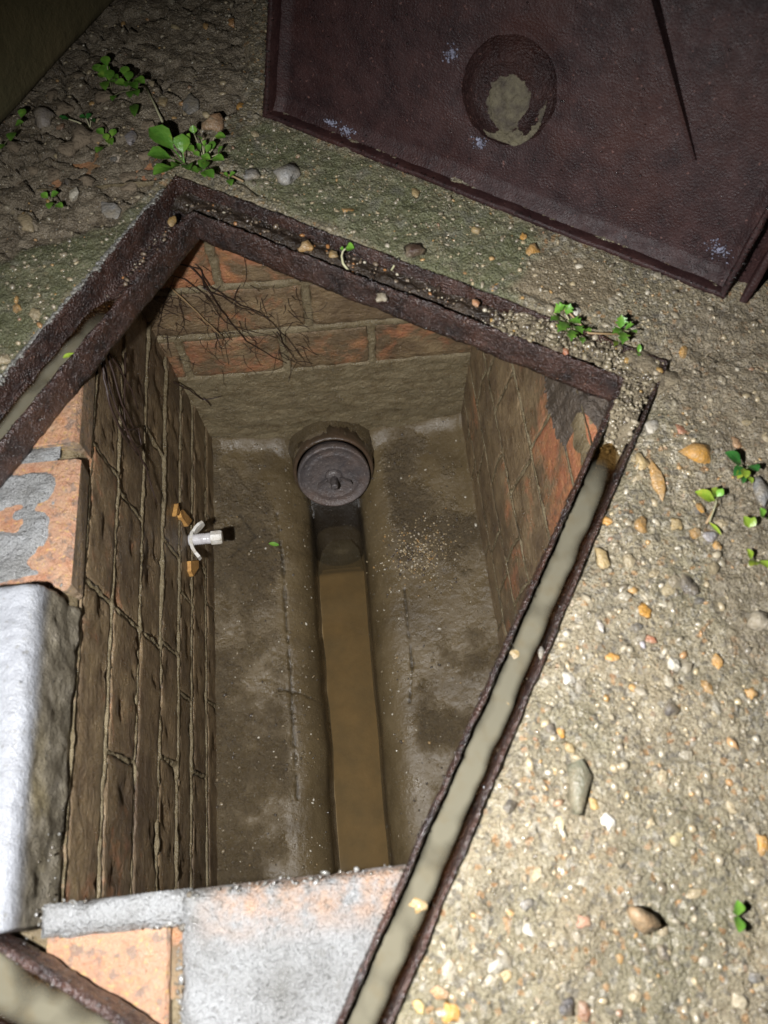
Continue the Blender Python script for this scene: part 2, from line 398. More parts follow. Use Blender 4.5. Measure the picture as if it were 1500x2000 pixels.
M = dict(
    ground=mat_ground(), stone=mat_stone(), grit=mat_grit(), brick=mat_brick(), mortar=mat_mortar(), bench=mat_bench(), cement=mat_cement(),
    frame=mat_iron('wet_rusted_cast_iron', (0.014, 0.0095, 0.009), (0.066, 0.034, 0.025), (0.12, 0.4), 0.002, True, 0.8),
    lid=mat_iron('damp_brown_iron', (0.016, 0.0072, 0.0074), (0.042, 0.0200, 0.0185), (0.34, 0.6), 0.00045, False, 0.22),
    fleck=mat_simple('pale_blue_fleck', (0.34, 0.36, 0.46), 0.5, (300, 0.001), (200, (0.16, 0.15, 0.19))),
    core=mat_simple('dried_clay', (0.150, 0.130, 0.078), 0.75, (200, 0.004), (90, (0.045, 0.034, 0.026))),
    boss=mat_iron('flaking_dark_rust', (0.014, 0.0066, 0.0064), (0.036, 0.0175, 0.0152), (0.34, 0.6), 0.0012, True, 0.22),
    plugm=mat_iron('galvanised_plug', (0.062, 0.055, 0.056), (0.118, 0.098, 0.090), (0.2, 0.5), 0.0008),
    clay=mat_simple('salt_glazed_clay', (0.085, 0.052, 0.032), 0.3, (120, 0.002), (60, (0.05, 0.036, 0.022))),
    white=mat_simple('white_nylon', (0.66, 0.645, 0.60), 0.35, (300, 0.0008), (110, (0.36, 0.31, 0.23))),
    nylon=mat_simple('clear_grey_nylon', (0.42, 0.40, 0.40), 0.2, None, (150, (0.62, 0.60, 0.60))),
    ochre=mat_simple('ochre_brick_core', (0.55, 0.30, 0.08), 0.7, (260, 0.002), (120, (0.40, 0.20, 0.06))),
    root=mat_simple('dark_fine_root', (0.030, 0.016, 0.011), 0.55),
    palerot=mat_simple('tan_root', (0.30, 0.20, 0.10), 0.55),
    silt=mat_simple('wet_sandy_silt', (0.27, 0.22, 0.142), 0.4, (420, 0.004), (110, (0.11, 0.086, 0.055))),
    mud=mat_simple('black_wet_mud', (0.020, 0.014, 0.010), 0.25, (260, 0.004), (70, (0.060, 0.042, 0.028))),
    lump=mat_simple('grey_brown_dirt', (0.11, 0.085, 0.062), 0.4, (240, 0.005), (70, (0.040, 0.030, 0.022))),
    bed=mat_simple('pale_sewer_silt', (0.290, 0.205, 0.102), 0.6, (80, 0.001), (30, (0.19, 0.14, 0.074))),
    water=mat_clear(),
    murk=mat_murk('murky_gutter_water', (0.122, 0.113, 0.082), (0.158, 0.141, 0.098)),
    timber=mat_simple('olive_weathered_timber', (0.10, 0.092, 0.044), 0.7, (60, 0.003), (9, (0.165, 0.13, 0.062))),
    drop=mat_drop(), clod=mat_simple('dry_soil_clod', (0.27, 0.21, 0.14), 0.8, (260, 0.004), (60, (0.16, 0.12, 0.078))),
    leaf=mat_leaf('fresh_green_leaf', (0.13, 0.33, 0.04), (0.22, 0.45, 0.06)),
    leafd=mat_leaf('deep_green_leaf', (0.035, 0.17, 0.035), (0.07, 0.25, 0.05)),
    leafy=mat_leaf('yellow_green_leaf', (0.27, 0.42, 0.04), (0.38, 0.48, 0.07)),
    stem=mat_simple('pale_stem', (0.42, 0.40, 0.24), 0.5),
)

# ------------------------------------------------------------------ geometry of the place (metres)
FO = (-0.414, 0.035, -0.160, 0.420)      # frame outer rectangle x0 x1 y0 y1 in the frame's own axes
FI = (-0.379, 0.008, -0.122, 0.390)      # clear opening
VL, VR, UB, UF = -0.205, 0.168, 0.575, 0.004   # chamber faces in the chamber's own axes
def flocal(x, y):
    c, s = math.cos(FA), math.sin(FA); return c * x + s * y, -s * x + c * y
def pxp(L): return [tuple(px(*q)[:2]) for q in L]

# ------------------------------------------------------------------ ground sheet
GST = 0.0020
def build_ground():
    st = GST
    xs = np.arange(-0.62, 0.6201, st); ys = np.arange(-0.24, 1.0601, st)
    X, Y = np.meshgrid(xs, ys, indexing='ij')
    wx = X + 0.012 * fbm(X, Y, 40, 3, 3); wy = Y + 0.012 * fbm(X, Y, 40, 3, 8)
    soil = inpoly(wx, wy, pxp([(-500, -250), (482, -250), (482, 190), (410, 240), (335, 295), (305, 350), (215, 450), (110, 470), (0, 505), (-500, 560)]))
    soil2 = inpoly(wx, wy, pxp([(1900, 500), (1420, 590), (1290, 650), (1260, 720), (1300, 800), (1420, 880), (1360, 960), (1410, 1080), (1390, 1160), (1450, 1300), (1900, 1400)]))
    mud = inpoly(wx, wy, pxp([(1015, 500), (1190, 520), (1215, 575), (1100, 615), (1000, 560)])).astype(float)
    moss = (inpoly(wx, wy, pxp([(420, 290), (520, 232), (1010, 425), (1060, 480), (1010, 610), (850, 545), (500, 385)])) |
            inpoly(wx, wy, pxp([(-60, 500), (215, 430), (318, 365), (210, 510), (-60, 800)]))).astype(float)
    moss = blur(moss, 8); mud = blur(mud, 4)
    so = blur(soil.astype(float), 6); so2 = blur(soil2.astype(float), 8)
    f1, f2, cid = voro(X + 0.006 * fbm(X, Y, 90, 2, 31), Y + 0.006 * fbm(X, Y, 90, 2, 35), 38, 4)
    crack = 1 - sst(0.0, 0.16, f2 - f1)
    g1, g2, gid = voro(X + 0.004 * fbm(X, Y, 110, 2, 41), Y, 60, 14)
    crack2 = 1 - sst(0.0, 0.14, g2 - g1)
    Z = 0.0018 * fbm(X, Y, 30, 3, 1) + 0.0030 * fbm(X, Y, 150, 4, 2, 0.7)
    Z = Z + so * (-0.004 + 0.006 * (cid - 0.5) - 0.009 * crack * sst(-0.2, 0.4, fbm(X, Y, 14, 2, 6)) + 0.007 * fbm(X, Y, 22, 4, 21) + 0.0025 * fbm(X, Y, 130, 3, 24))
    Z = Z + so2 * (0.002 * (gid - 0.5) - 0.004 * crack2 * sst(0.0, 0.5, fbm(X, Y, 16, 2, 9)) + 0.004 * fbm(X, Y, 24, 4, 27))
    Z = Z + moss * 0.002 * fbm(X, Y, 60, 4, 51)
    # long fissure in the mossy concrete beside the frame
    for (a, b, dp) in [((540, 420), (640, 480), 0.004), ((990, 560), (1100, 590), 0.003), ((430, 330), (520, 380), 0.005)]:
        A = px(*a)[:2]; B = px(*b)[:2]; d = B - A; t = np.clip(((X - A[0]) * d[0] + (Y - A[1]) * d[1]) / (d @ d), 0, 1)
        dist = np.hypot(X - A[0] - t * d[0], Y - A[1] - t * d[1]) + 0.004 * fbm(X, Y, 70, 3, 61)
        Z = Z - dp * (1 - sst(0, 0.0035, np.abs(dist)))
    fx, fy = flocal(X, Y)
    dout = np.maximum(np.maximum(FO[0] - fx, fx - FO[1]), np.maximum(FO[2] - fy, fy - FO[3]))   # distance outside the frame
    Z = Z - 0.004 * (1 - sst(0.0, 0.012, dout)) * (fx > 0.03) - 0.0012 * (1 - sst(0, 0.006, dout))
    fade = sst(0, 0.05, np.minimum(np.minimum(X - xs[0], xs[-1] - X), np.minimum(Y - ys[0], ys[-1] - Y)))
    Z = Z * fade
    Z = np.where(dout < 0.008, np.minimum(Z, -0.0006 + 0.35 * np.maximum(dout, 0)), Z)
    # snap the sheet's inner edge to the casting
    deep = dout < -GST * 1.05
    near = (dout < 0) & ~deep
    es = np.stack([fx - FO[0], FO[1] - fx, fy - FO[2], FO[3] - fy]); em = np.argmin(es, 0); dm = np.min(es, 0)
    mvx = np.where(em == 0, -1, np.where(em == 1, 1, 0)); mvy = np.where(em == 2, -1, np.where(em == 3, 1, 0))
    sh = np.where(near, dm - 0.0006, 0); gx = mvx * sh; gy = mvy * sh
    cA, sA = math.cos(FA), math.sin(FA); X = X + cA * gx - sA * gy; Y = Y + sA * gx + cA * gy
    keep = ~(deep[:-1, :-1] | deep[1:, 1:] | deep[1:, :-1] | deep[:-1, 1:])
    P = np.stack([X, Y, Z], -1)
    a, b, c, d = xs[0], xs[-1], ys[0], ys[-1]; Q = 40.0
    ev = np.array([[a, c, 0], [b, c, 0], [b, d, 0], [a, d, 0], [-Q, -Q, 0], [Q, -Q, 0], [Q, Q, 0], [-Q, Q, 0]])
    eq = np.array([[4, 5, 1, 0], [5, 6, 2, 1], [6, 7, 3, 2], [7, 4, 0, 3]])
    me = grid_mesh('ground', P, keep, dict(soil=np.clip(so + 0.55 * so2, 0, 1), moss=moss, mud=mud), (ev, eq))
    o = link('ground', me, M['ground']); tag(o, kind='structure')
    return o, (xs, ys, Z, so + so2, moss)
ground, GH = build_ground()
def gz(x, y):
    i = int(round((x - GH[0][0]) / GST)); j = int(round((y - GH[1][0]) / GST))
    if 0 <= i < len(GH[0]) and 0 <= j < len(GH[1]): return float(GH[2][i, j])
    return 0.0
def gsoil(x, y):
    i = int(round((x - GH[0][0]) / GST)); j = int(round((y - GH[1][0]) / GST))
    if 0 <= i < len(GH[0]) and 0 <= j < len(GH[1]): return float(GH[3][i, j])
    return 0.0

# ------------------------------------------------------------------ brick chamber
chamber = empty('inspection_chamber', (0, 0, 0), CA)
tag(chamber, 'narrow brick inspection chamber with silted cement floor, sunk below the rusty frame', 'manhole')
def vleft(z):  # the left face leans inwards towards its foot and steps out near the bottom
    v = VL + 0.017 * min(1.0, max(0.0, (-z - 0.066) / 0.39))
    for j_, st_ in zip((-0.125, -0.190, -0.250, -0.305, -0.350, -0.405), (0.0030, 0.0036, 0.0050, 0.0042, 0.0052, 0.0050)):
        t = min(1.0, max(0.0, (j_ + 0.0022 - z) / 0.0045)); v += 0.34 * st_ * t * t * (3 - 2 * t)
    return v
def wl0(x, y):
    p = on_side(x, y, -0.198); return (vleft(p[2]) + 0.0004, p[1], p[2])
def vright(z): return VR + 0.027 * min(1.0, max(0.0, (z + 0.26) / 0.22))
maps = {
    'left': lambda s, z, d: (vleft(z) + d, s, z),
    'right': lambda s, z, d: (vright(z) - d, s, z),
    'back': lambda s, z, d: (s, UB - d, z),
    'front': lambda s, z, d: (s, UF + d - 0.004, z),
}
def brick_mesh(mp, s0, s1, z0, z1, front, depth=0.05, rough=0.0016, bev=0.0022, relief=0.0012, fine=0.006, seed=0):
    nx = max(6, int((s1 - s0) / fine)); ny = max(4, int((z1 - z0) / fine)); V = []; Fc = []
    ss = np.concatenate([[s0], np.linspace(s0 + 0.003, s1 - 0.003, nx - 1), [s1]]); zz = np.concatenate([[z0], np.linspace(z0 + 0.003, z1 - 0.003, ny - 1), [z1]])
    nx = len(ss); ny = len(zz); Sg, Zg = np.meshgrid(ss, zz, indexing='ij')
    rel = fbm(Sg * 0.7, Zg, 130, 4, seed + 3, 0.65); pit = sst(0.3, 0.6, fbm(Sg * 0.8, Zg, 60, 3, seed + 9))
    D = relief * rel - 2.2 * relief * pit
    for i in range(nx):
        for j in range(ny):
            e = (i in (0, nx - 1)) + (j in (0, ny - 1)); rr = rough if e else rough * 0.3
            d = front + D[i, j] - bev * e - (R.uniform(0, 0.8 * bev) if e == 2 else 0)
            V.append(mp(ss[i] + R.uniform(-rr, rr), zz[j] + R.uniform(-rr, rr), d))
    id_ = lambda i, j: i * ny + j
    for i in range(nx - 1):
        for j in range(ny - 1): Fc.append((id_(i, j), id_(i + 1, j), id_(i + 1, j + 1), id_(i, j + 1)))
    ring = [id_(i, 0) for i in range(nx)] + [id_(nx - 1, j) for j in range(1, ny)] + [id_(i, ny - 1) for i in range(nx - 2, -1, -1)] + [id_(0, j) for j in range(ny - 2, 0, -1)]
    o = len(V)
    for q in ring:
        i, j = divmod(q, ny); V.append(mp(ss[i], zz[j], front - depth))
    n = len(ring)
    for k in range(n): Fc.append((ring[k], o + k, o + (k + 1) % n, ring[(k + 1) % n]))
    b = MB(); b.add(V, Fc); return b
def build_wall(side, srange, courses, perps, jd, grime, jitter=0.0015, seed=0, drop=(), bump=0.003, jw=0.0045, bev=0.0018, relief=0.0010):
    mp = maps[side]
    rows = []
    for r in range(len(courses) - 1):
        z1, z0 = courses[r], courses[r + 1]; cuts = [srange[0]] + sorted(perps[r]) + [srange[1]]
        for c in range(len(cuts) - 1): rows.append((r, c, cuts[c], cuts[c + 1], z0, z1))
    st = 0.0022
    ss = np.arange(srange[0], srange[1] + st, st); zs = np.arange(courses[-1] - 0.01, courses[0] + 0.002, st)
    Sg, Zg = np.meshgrid(ss, zs, indexing='ij')
    inb = np.zeros(Sg.shape)
    for (r, c, a, b, z0, z1) in rows:
        if (r, c) in drop: continue
        wS = Sg + 0.0015 * fbm(Sg, Zg, 120, 2, seed + 3); wZ = Zg + 0.0018 * fbm(Sg, Zg, 60, 3, seed + 5)
        dd = np.minimum(np.minimum(wS - a, b - wS), np.minimum(wZ - z0, z1 - wZ)); inb = np.maximum(inb, sst(jw * 0.8, jw * 1.7, dd))
    ridge = jd * (0.4 + 0.9 * fbm(Sg * 0.5, Zg, 40, 3, seed + 11)) + bump * fbm(Sg * 0.35, Zg, 110, 4, seed + 13) + bump * 0.6 * fbm(Sg, Zg, 300, 3, seed + 15)
    D = ridge * (1 - inb) - 0.012 * inb
    P = np.zeros(Sg.shape + (3,))
    if side == 'left':
        vv = np.array([vleft(z) for z in zs]); P[..., 0] = vv[None, :] + D; P[..., 1] = Sg
    elif side == 'right': P[..., 0] = np.array([vright(z) for z in zs])[None, :] - D; P[..., 1] = Sg
    elif side == 'back': P[..., 0] = Sg; P[..., 1] = UB - D
    else: P[..., 0] = Sg; P[..., 1] = UF - 0.004 + D
    P[..., 2] = Zg
    wall = link('wall', grid_mesh('wall', P, None, dict(joint=1 - inb), flip=side in ('right', 'front')), M['mortar'], chamber)
    for (r, c, a, b, z0, z1) in rows:
        if (r, c) in drop: continue
        f = R.uniform(-jitter, jitter)
        o = brick_mesh(mp, a + jw, b - jw, z0 + jw, z1 - jw, f, bev=bev, relief=relief, seed=seed + 13 * r + c).build('brick', M['brick'], wall, smooth=True)
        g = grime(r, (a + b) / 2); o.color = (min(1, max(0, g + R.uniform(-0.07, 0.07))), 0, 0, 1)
    return wall
def cuts_for(rs, s0, s1, length, seed):
    q = random.Random(seed); out = []
    for r in range(rs):
        s = s0 + (length * 0.5 if r % 2 else length) * q.uniform(0.85, 1.1); row = []
        while s < s1 - 0.04: row.append(s); s += (length if q.random() < 0.7 else length / 2) * q.uniform(0.93, 1.06)
        out.append(row)
    return out
# back wall: read from the picture, joints at these depths
bc = [-0.004, -0.070, -0.145, -0.221, -0.298, -0.374, -0.452]
bp = [[-0.17, 0.05], [-0.112, 0.11], [-0.024, ], [-0.176, -0.058, 0.046], [-0.10, 0.12], [-0.16, 0.05]]
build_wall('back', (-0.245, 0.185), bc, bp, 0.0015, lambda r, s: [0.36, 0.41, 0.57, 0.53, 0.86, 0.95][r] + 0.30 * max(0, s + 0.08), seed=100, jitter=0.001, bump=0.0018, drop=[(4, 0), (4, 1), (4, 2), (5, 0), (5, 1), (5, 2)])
lc = [-0.066, -0.125, -0.190, -0.250, -0.305, -0.350, -0.405, -0.462]
lp = cuts_for(7, 0.0, 0.58, 0.23, 5)
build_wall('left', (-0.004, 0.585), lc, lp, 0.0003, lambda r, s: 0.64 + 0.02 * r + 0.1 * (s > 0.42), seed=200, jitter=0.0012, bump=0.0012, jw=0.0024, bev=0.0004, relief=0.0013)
rc = [-0.040, -0.088, -0.163, -0.238, -0.313, -0.388, -0.462]
rp = cuts_for(6, 0.0, 0.58, 0.105, 9)
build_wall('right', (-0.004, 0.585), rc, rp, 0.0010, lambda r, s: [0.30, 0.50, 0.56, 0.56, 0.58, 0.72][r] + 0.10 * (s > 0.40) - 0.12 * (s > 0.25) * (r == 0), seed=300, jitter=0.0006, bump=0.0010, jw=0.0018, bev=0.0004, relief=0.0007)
fc = [-0.044, -0.12, -0.195, -0.27, -0.345, -0.405, -0.462]
build_wall('front', (-0.2, 0.17), fc, cuts_for(6, -0.2, 0.17, 0.2, 21), 0.002, lambda r, s: 0.6, seed=400)

# floor: benching, half-round channel
FLZ = {}
def build_floor():
    st = 0.0017
    vs = np.arange(VL - 0.02, VR + 0.02, st); us = np.arange(-0.01, UB + 0.01, st)
    V, U = np.meshgrid(vs, us, indexing='ij')
    cl = -0.053 + 0.0030 * fbm(U, V * 0, 12, 5, 5, 0.6); cr = 0.009 + 0.006 * U / 0.4 + 0.0022 * fbm(U, V * 0, 12, 5, 15, 0.6)
    wl = 0.060; wr = 0.050
    zl = -0.440 - 0.016 * sst(VL, -0.09, V); zr = -0.440 - 0.016 * sst(VR, 0.05, V)
    tl_ = np.clip((V - (cl - wl)) / wl, 0, 1); tr_ = np.clip(((cr + wr) - V) / wr, 0, 1)
    Z = np.where(V < -0.017, zl - 0.056 * (1 - np.sqrt(np.clip(1 - tl_ ** 2.1, 0, 1))), zr - 0.056 * (1 - np.sqrt(np.clip(1 - tr_ ** 2.1, 0, 1))))
    inch = (V > cl) & (V < cr)
    mid = (cl + cr) / 2; hw = (cr - cl) / 2
    zch = -0.520 - 0.045 * np.sqrt(np.clip(1 - ((V - mid) / hw) ** 2, 0, 1))
    rise = sst(0.435, 0.505, U); zch = zch * (1 - rise) + (-0.487) * rise
    Z = np.where(inch, zch, Z)
    # patchy scour: rough gravelly areas stand beside smooth silt
    g = sst(-0.10, 0.40, fbm(V, U, 13, 7, 77, 0.68) + 0.20 * sst(-0.09, -0.19, V) - 0.04 - 0.5 * sst(0.055, 0.025, np.abs(V + 0.02) - 0.035))
    Z = Z + np.where(inch, 0, 0.0012 * fbm(V, U, 22, 3, 31) + (0.25 + g) * (0.0026 * fbm(V, U, 130, 4, 33, 0.62) + 0.0012 * fbm(V, U, 440, 2, 35)))
    # swept-up fillet against the back wall and in the corners
    Gp = np.exp(-((V + 0.016) / 0.072) ** 4); fil = sst(UB - 0.026 - 0.02 * Gp, UB + 0.002, U); Z = np.where(inch, Z + 0.02 * fil * (U > 0.52), Z + (0.008 + 0.012 * Gp) * fil ** 1.5 * (1 + 0.3 * fbm(V, U, 30, 3, 44)))
    Z = Z + 0.006 * sst(VR - 0.016, VR, V) ** 1.6 * sst(0.1, 0.5, U)
    crk = np.zeros(V.shape)
    def crack(pts, wdt, dep):
        nonlocal Z, crk
        for a, b in zip(pts[:-1], pts[1:]):
            A = to_local(px(*a, -0.455), CA)[:2]; B = to_local(px(*b, -0.455), CA)[:2]; d = B - A
            t = np.clip(((V - A[0]) * d[0] + (U - A[1]) * d[1]) / (d @ d), 0, 1)
            ds = np.hypot(V - A[0] - t * d[0], U - A[1] - t * d[1]) + 0.0025 * fbm(V, U, 120, 3, 71)
            m = 1 - sst(0, wdt, np.abs(ds)); Z = Z - dep * m; crk = np.maximum(crk, m)
    crack([(540, 1000), (553, 1110), (557, 1200), (566, 1300), (570, 1390), (576, 1480), (580, 1560)], 0.0022, 0.0025)
    crack([(545, 1345), (590, 1352), (625, 1365)], 0.002, 0.002)
    crack([(790, 1150), (797, 1230), (806, 1300), (800, 1370)], 0.002, 0.002)
    crack([(470, 1010), (500, 1050), (455, 1090)], 0.002, 0.002)
    wd = np.where(inch, 0.55 * (Z > -0.53), 0) + 0.9 * np.maximum(sst(0.90, 0.99, tl_) * (V < mid), sst(0.90, 0.99, tr_) * (V >= mid)) * (~inch)
    wd = np.clip(wd + 0.8 * inch * (U > 0.42), 0, 1)
    P = np.stack([V, U, Z], -1); FLZ.update(v=vs, u=us, z=Z, st=st)
    link('benching', grid_mesh('benching', P, None, dict(grit=g, crack=crk * 0.8, wetdark=wd)), M['bench'], chamber)
build_floor()
# pale silt lying in the channel, under the shallow water
def silt_bed():
    us = np.linspace(0.0, 0.408, 120); vs = np.linspace(-0.052, 0.014, 24)
    V, U = np.meshgrid(vs, us, indexing='ij')
    V = V + 0.0
    end = 0.408 - 0.010 * (np.abs((V + 0.017) / 0.034) ** 2)
    Z = -0.5345 - 0.003 * np.abs((V + 0.017) / 0.034) ** 2 + 0.0012 * fbm(V, U, 16, 3, 5) + 0.0008 * np.sin(U * 110) * sst(0.18, 0.36, U) - 0.012 * sst(0.395, 0.408, U)
    o = link('silt', grid_mesh('silt', np.stack([V, U, Z], -1)), M['bed'], chamber)
    tag(o, kind='stuff')
silt_bed()
def water_sheet(name, pts, z, m, parent=None, ang=CA):
    P = [to_world((p[0], p[1], z), ang) for p in pts]
    o = link(name, mesh(name, P, [tuple(range(len(P)))]), m); tag(o, kind='structure'); return o
wp = [(-0.051, 0.0), (0.013, 0.0), (0.013, 0.40), (0.009, 0.428), (-0.002, 0.444), (-0.03, 0.444), (-0.044, 0.428), (-0.051, 0.40)]
water_sheet('water', wp, -0.5295, M['water'])

# clay socket of the rodding arm
plug_c = np.array([-0.016, 0.508, -0.447]); th = math.radians(62)
Mp = Matrix.Translation(Vector(plug_c)) @ Matrix.Rotation(th, 4, 'X')     # local +z is the outward axis of the arm
b = MB(); b.lathe([(0.0500, -0.055), (0.0500, -0.006), (0.0515, -0.004), (0.0545, -0.005), (0.0555, -0.009), (0.0555, -0.055)], Mp, 40, 0.006)
b.build('pipe_socket', M['clay'], chamber, smooth=True)
def collar():
    rs = np.array([0.0530, 0.0535, 0.0542, 0.0555, 0.0575, 0.060, 0.064]); hs = np.array([-0.030, -0.018, -0.0165, -0.026, -0.040, -0.055, -0.075]); n = 90
    P = np.zeros((len(rs), n + 1, 3))
    for i, (r_, h_) in enumerate(zip(rs, hs)):
        for k in range(n + 1):
            a = math.radians(-35) + math.radians(250) * k / n
            w_ = 0.0055 * float(fbm(np.array(a * 0.06), np.array(i * 0.012), 55, 4, 7, 0.65)) * (i > 1)
            P[i, k] = Mp @ Vector(((r_ + w_) * math.cos(a), (r_ + w_) * math.sin(a), h_ + w_))
    sh_ = P.shape[:2]
    link('cement_collar', grid_mesh('cement_collar', P, None, dict(grit=np.full(sh_, 0.5), crack=np.zeros(sh_), wetdark=np.zeros(sh_))), M['bench'], chamber)
collar()
# top courses left standing proud around the mouth
b = MB(); b.box((-0.322, 0.213, -0.066), (VL + 0.001, 0.321, -0.0365), 0.003, 0.0015)
o = b.build('brick', M['brick'], chamber); o.color = (0.17, 0.42, 0.7, 1)
b = MB(); b.box((-0.320, 0.332, -0.066), (VL - 0.001, 0.44, -0.0365), 0.003, 0.0015)
o = b.build('brick', M['brick'], chamber); o.color = (0.20, 0.42, 0.7, 1)
b = MB(); b.box((-0.320, 0.450, -0.066), (VL - 0.002, 0.56, -0.0365), 0.003, 0.0015)
o = b.build('brick', M['brick'], chamber); o.color = (0.5, 0.42, 0, 1)
b = MB(); b.box((-0.205, -0.064, -0.075), (-0.131, -0.006, -0.0425), 0.002, 0.001)
o = b.build('brick', M['brick'], chamber); o.color = (0.12, 0.42, 0.7, 1); o['label'] = 'bare orange brick set in the cement ledge'
b = MB(); b.box((-0.205, -0.185, -0.075), (-0.131, -0.072, -0.0425), 0.002, 0.001)
o = b.build('brick', M['brick'], chamber); o.color = (0.3, 0.42, 0, 1)
def slab(name, v0, v1, u0, u1, ztop, amp, m, seed, edge=0.006, depth=0.03, bare=None, tilt=0.0, lump=0.0):
    st = 0.002; vs = np.arange(v0 - 0.002, v1 + 0.003, st); us = np.arange(u0 - 0.002, u1 + 0.003, st)
    V, U = np.meshgrid(vs, us, indexing='ij')
    wob = 0.003 * fbm(V, U, 45, 3, seed)
    de = np.minimum(np.minimum(V - v0, v1 - V), np.minimum(U - u0, u1 - U)) + wob
    Z = ztop + amp * fbm(V, U, 30, 4, seed + 1) + amp * 0.6 * fbm(V, U, 110, 4, seed + 2, 0.6) + tilt * (V - v0) + lump * sst(0.1, 0.5, fbm(V, U, 22, 3, seed + 7))
    Z = Z - edge * (1 - sst(0, 0.006, de)) ** 1.5 - depth * (1 - sst(-0.004, 0.0004, de))
    att = dict(bare=bare(V, U) if bare else np.zeros(V.shape))
    return link(name, grid_mesh(name, np.stack([V, U, Z], -1), None, att), m, chamber)
# cement ledge over the front bricks, with brick showing through along its lip
slab('cement_ledge', -0.122, 0.075, -0.20, 0.006, -0.031, 0.0022, M['cement'], 501, 0.004, 0.02,
     lambda V, U: np.clip(sst(-0.030, -0.004, U) * 0.9 * sst(-0.12, -0.09, V) + sst(-0.02, 0.02, V) * sst(-0.05, -0.015, U), 0, 1), lump=0.003)
slab('cement_lip', -0.203, -0.1185, -0.0075, 0.0075, -0.0275, 0.0012, M['cement'], 521, 0.002, 0.02)
slab('cement_lip', -0.200, -0.124, -0.0100, -0.0012, -0.0315, 0.0008, M['cement'], 531, 0.002, 0.02)
slab('mortar_bed', -0.335, -0.209, 0.205, 0.60, -0.046, 0.003, M['mortar'], 541, 0.004, 0.02)
slab('mortar_bed', -0.335, -0.12, -0.20, 0.003, -0.052, 0.003, M['mortar'], 551, 0.004, 0.03)
slab('mortar_bed', VR + 0.024, 0.32, 0.0, 0.6, -0.041, 0.003, M['mortar'], 555, 0.004, 0.03)
# smears of cement on the header brick
def smear(name, v0, v1, u0, u1, ztop, seed, thr, thick=0.0035, cx=None):
    st = 0.0016; vs = np.arange(v0, v1, st); us = np.arange(u0, u1, st); V, U = np.meshgrid(vs, us, indexing='ij')
    e = np.minimum(np.minimum(V - v0, v1 - V), np.minimum(U - u0, u1 - U))
    h = fbm(V, U, 26, 4, seed) + thr - 1.2 * (1 - sst(0, 0.012, e))
    if cx is not None: h = h - cx(V, U)
    Z = ztop - 0.0015 + thick * sst(0.0, 0.35, h) + 0.0012 * fbm(V, U, 120, 3, seed + 3) * sst(0.1, 0.3, h)
    keep = (h > -0.25)[:-1, :-1]
    return link(name, grid_mesh(name, np.stack([V, U, Z], -1), keep, dict(bare=np.zeros(V.shape))), M['cement'], chamber)
smear('cement_smear', -0.322, -0.207, 0.214, 0.318, -0.0360, 611, 0.55, 0.0035, lambda V, U: 0.75 * sst(-0.232, -0.210, V) + 0.5 * sst(0.29, 0.315, U))
smear('cement_smear', -0.30, -0.214, 0.28, 0.34, -0.0370, 617, 0.05, 0.003)
smear('cement_smear', -0.20, -0.136, -0.06, -0.012, -0.0422, 623, -0.22, 0.0022)
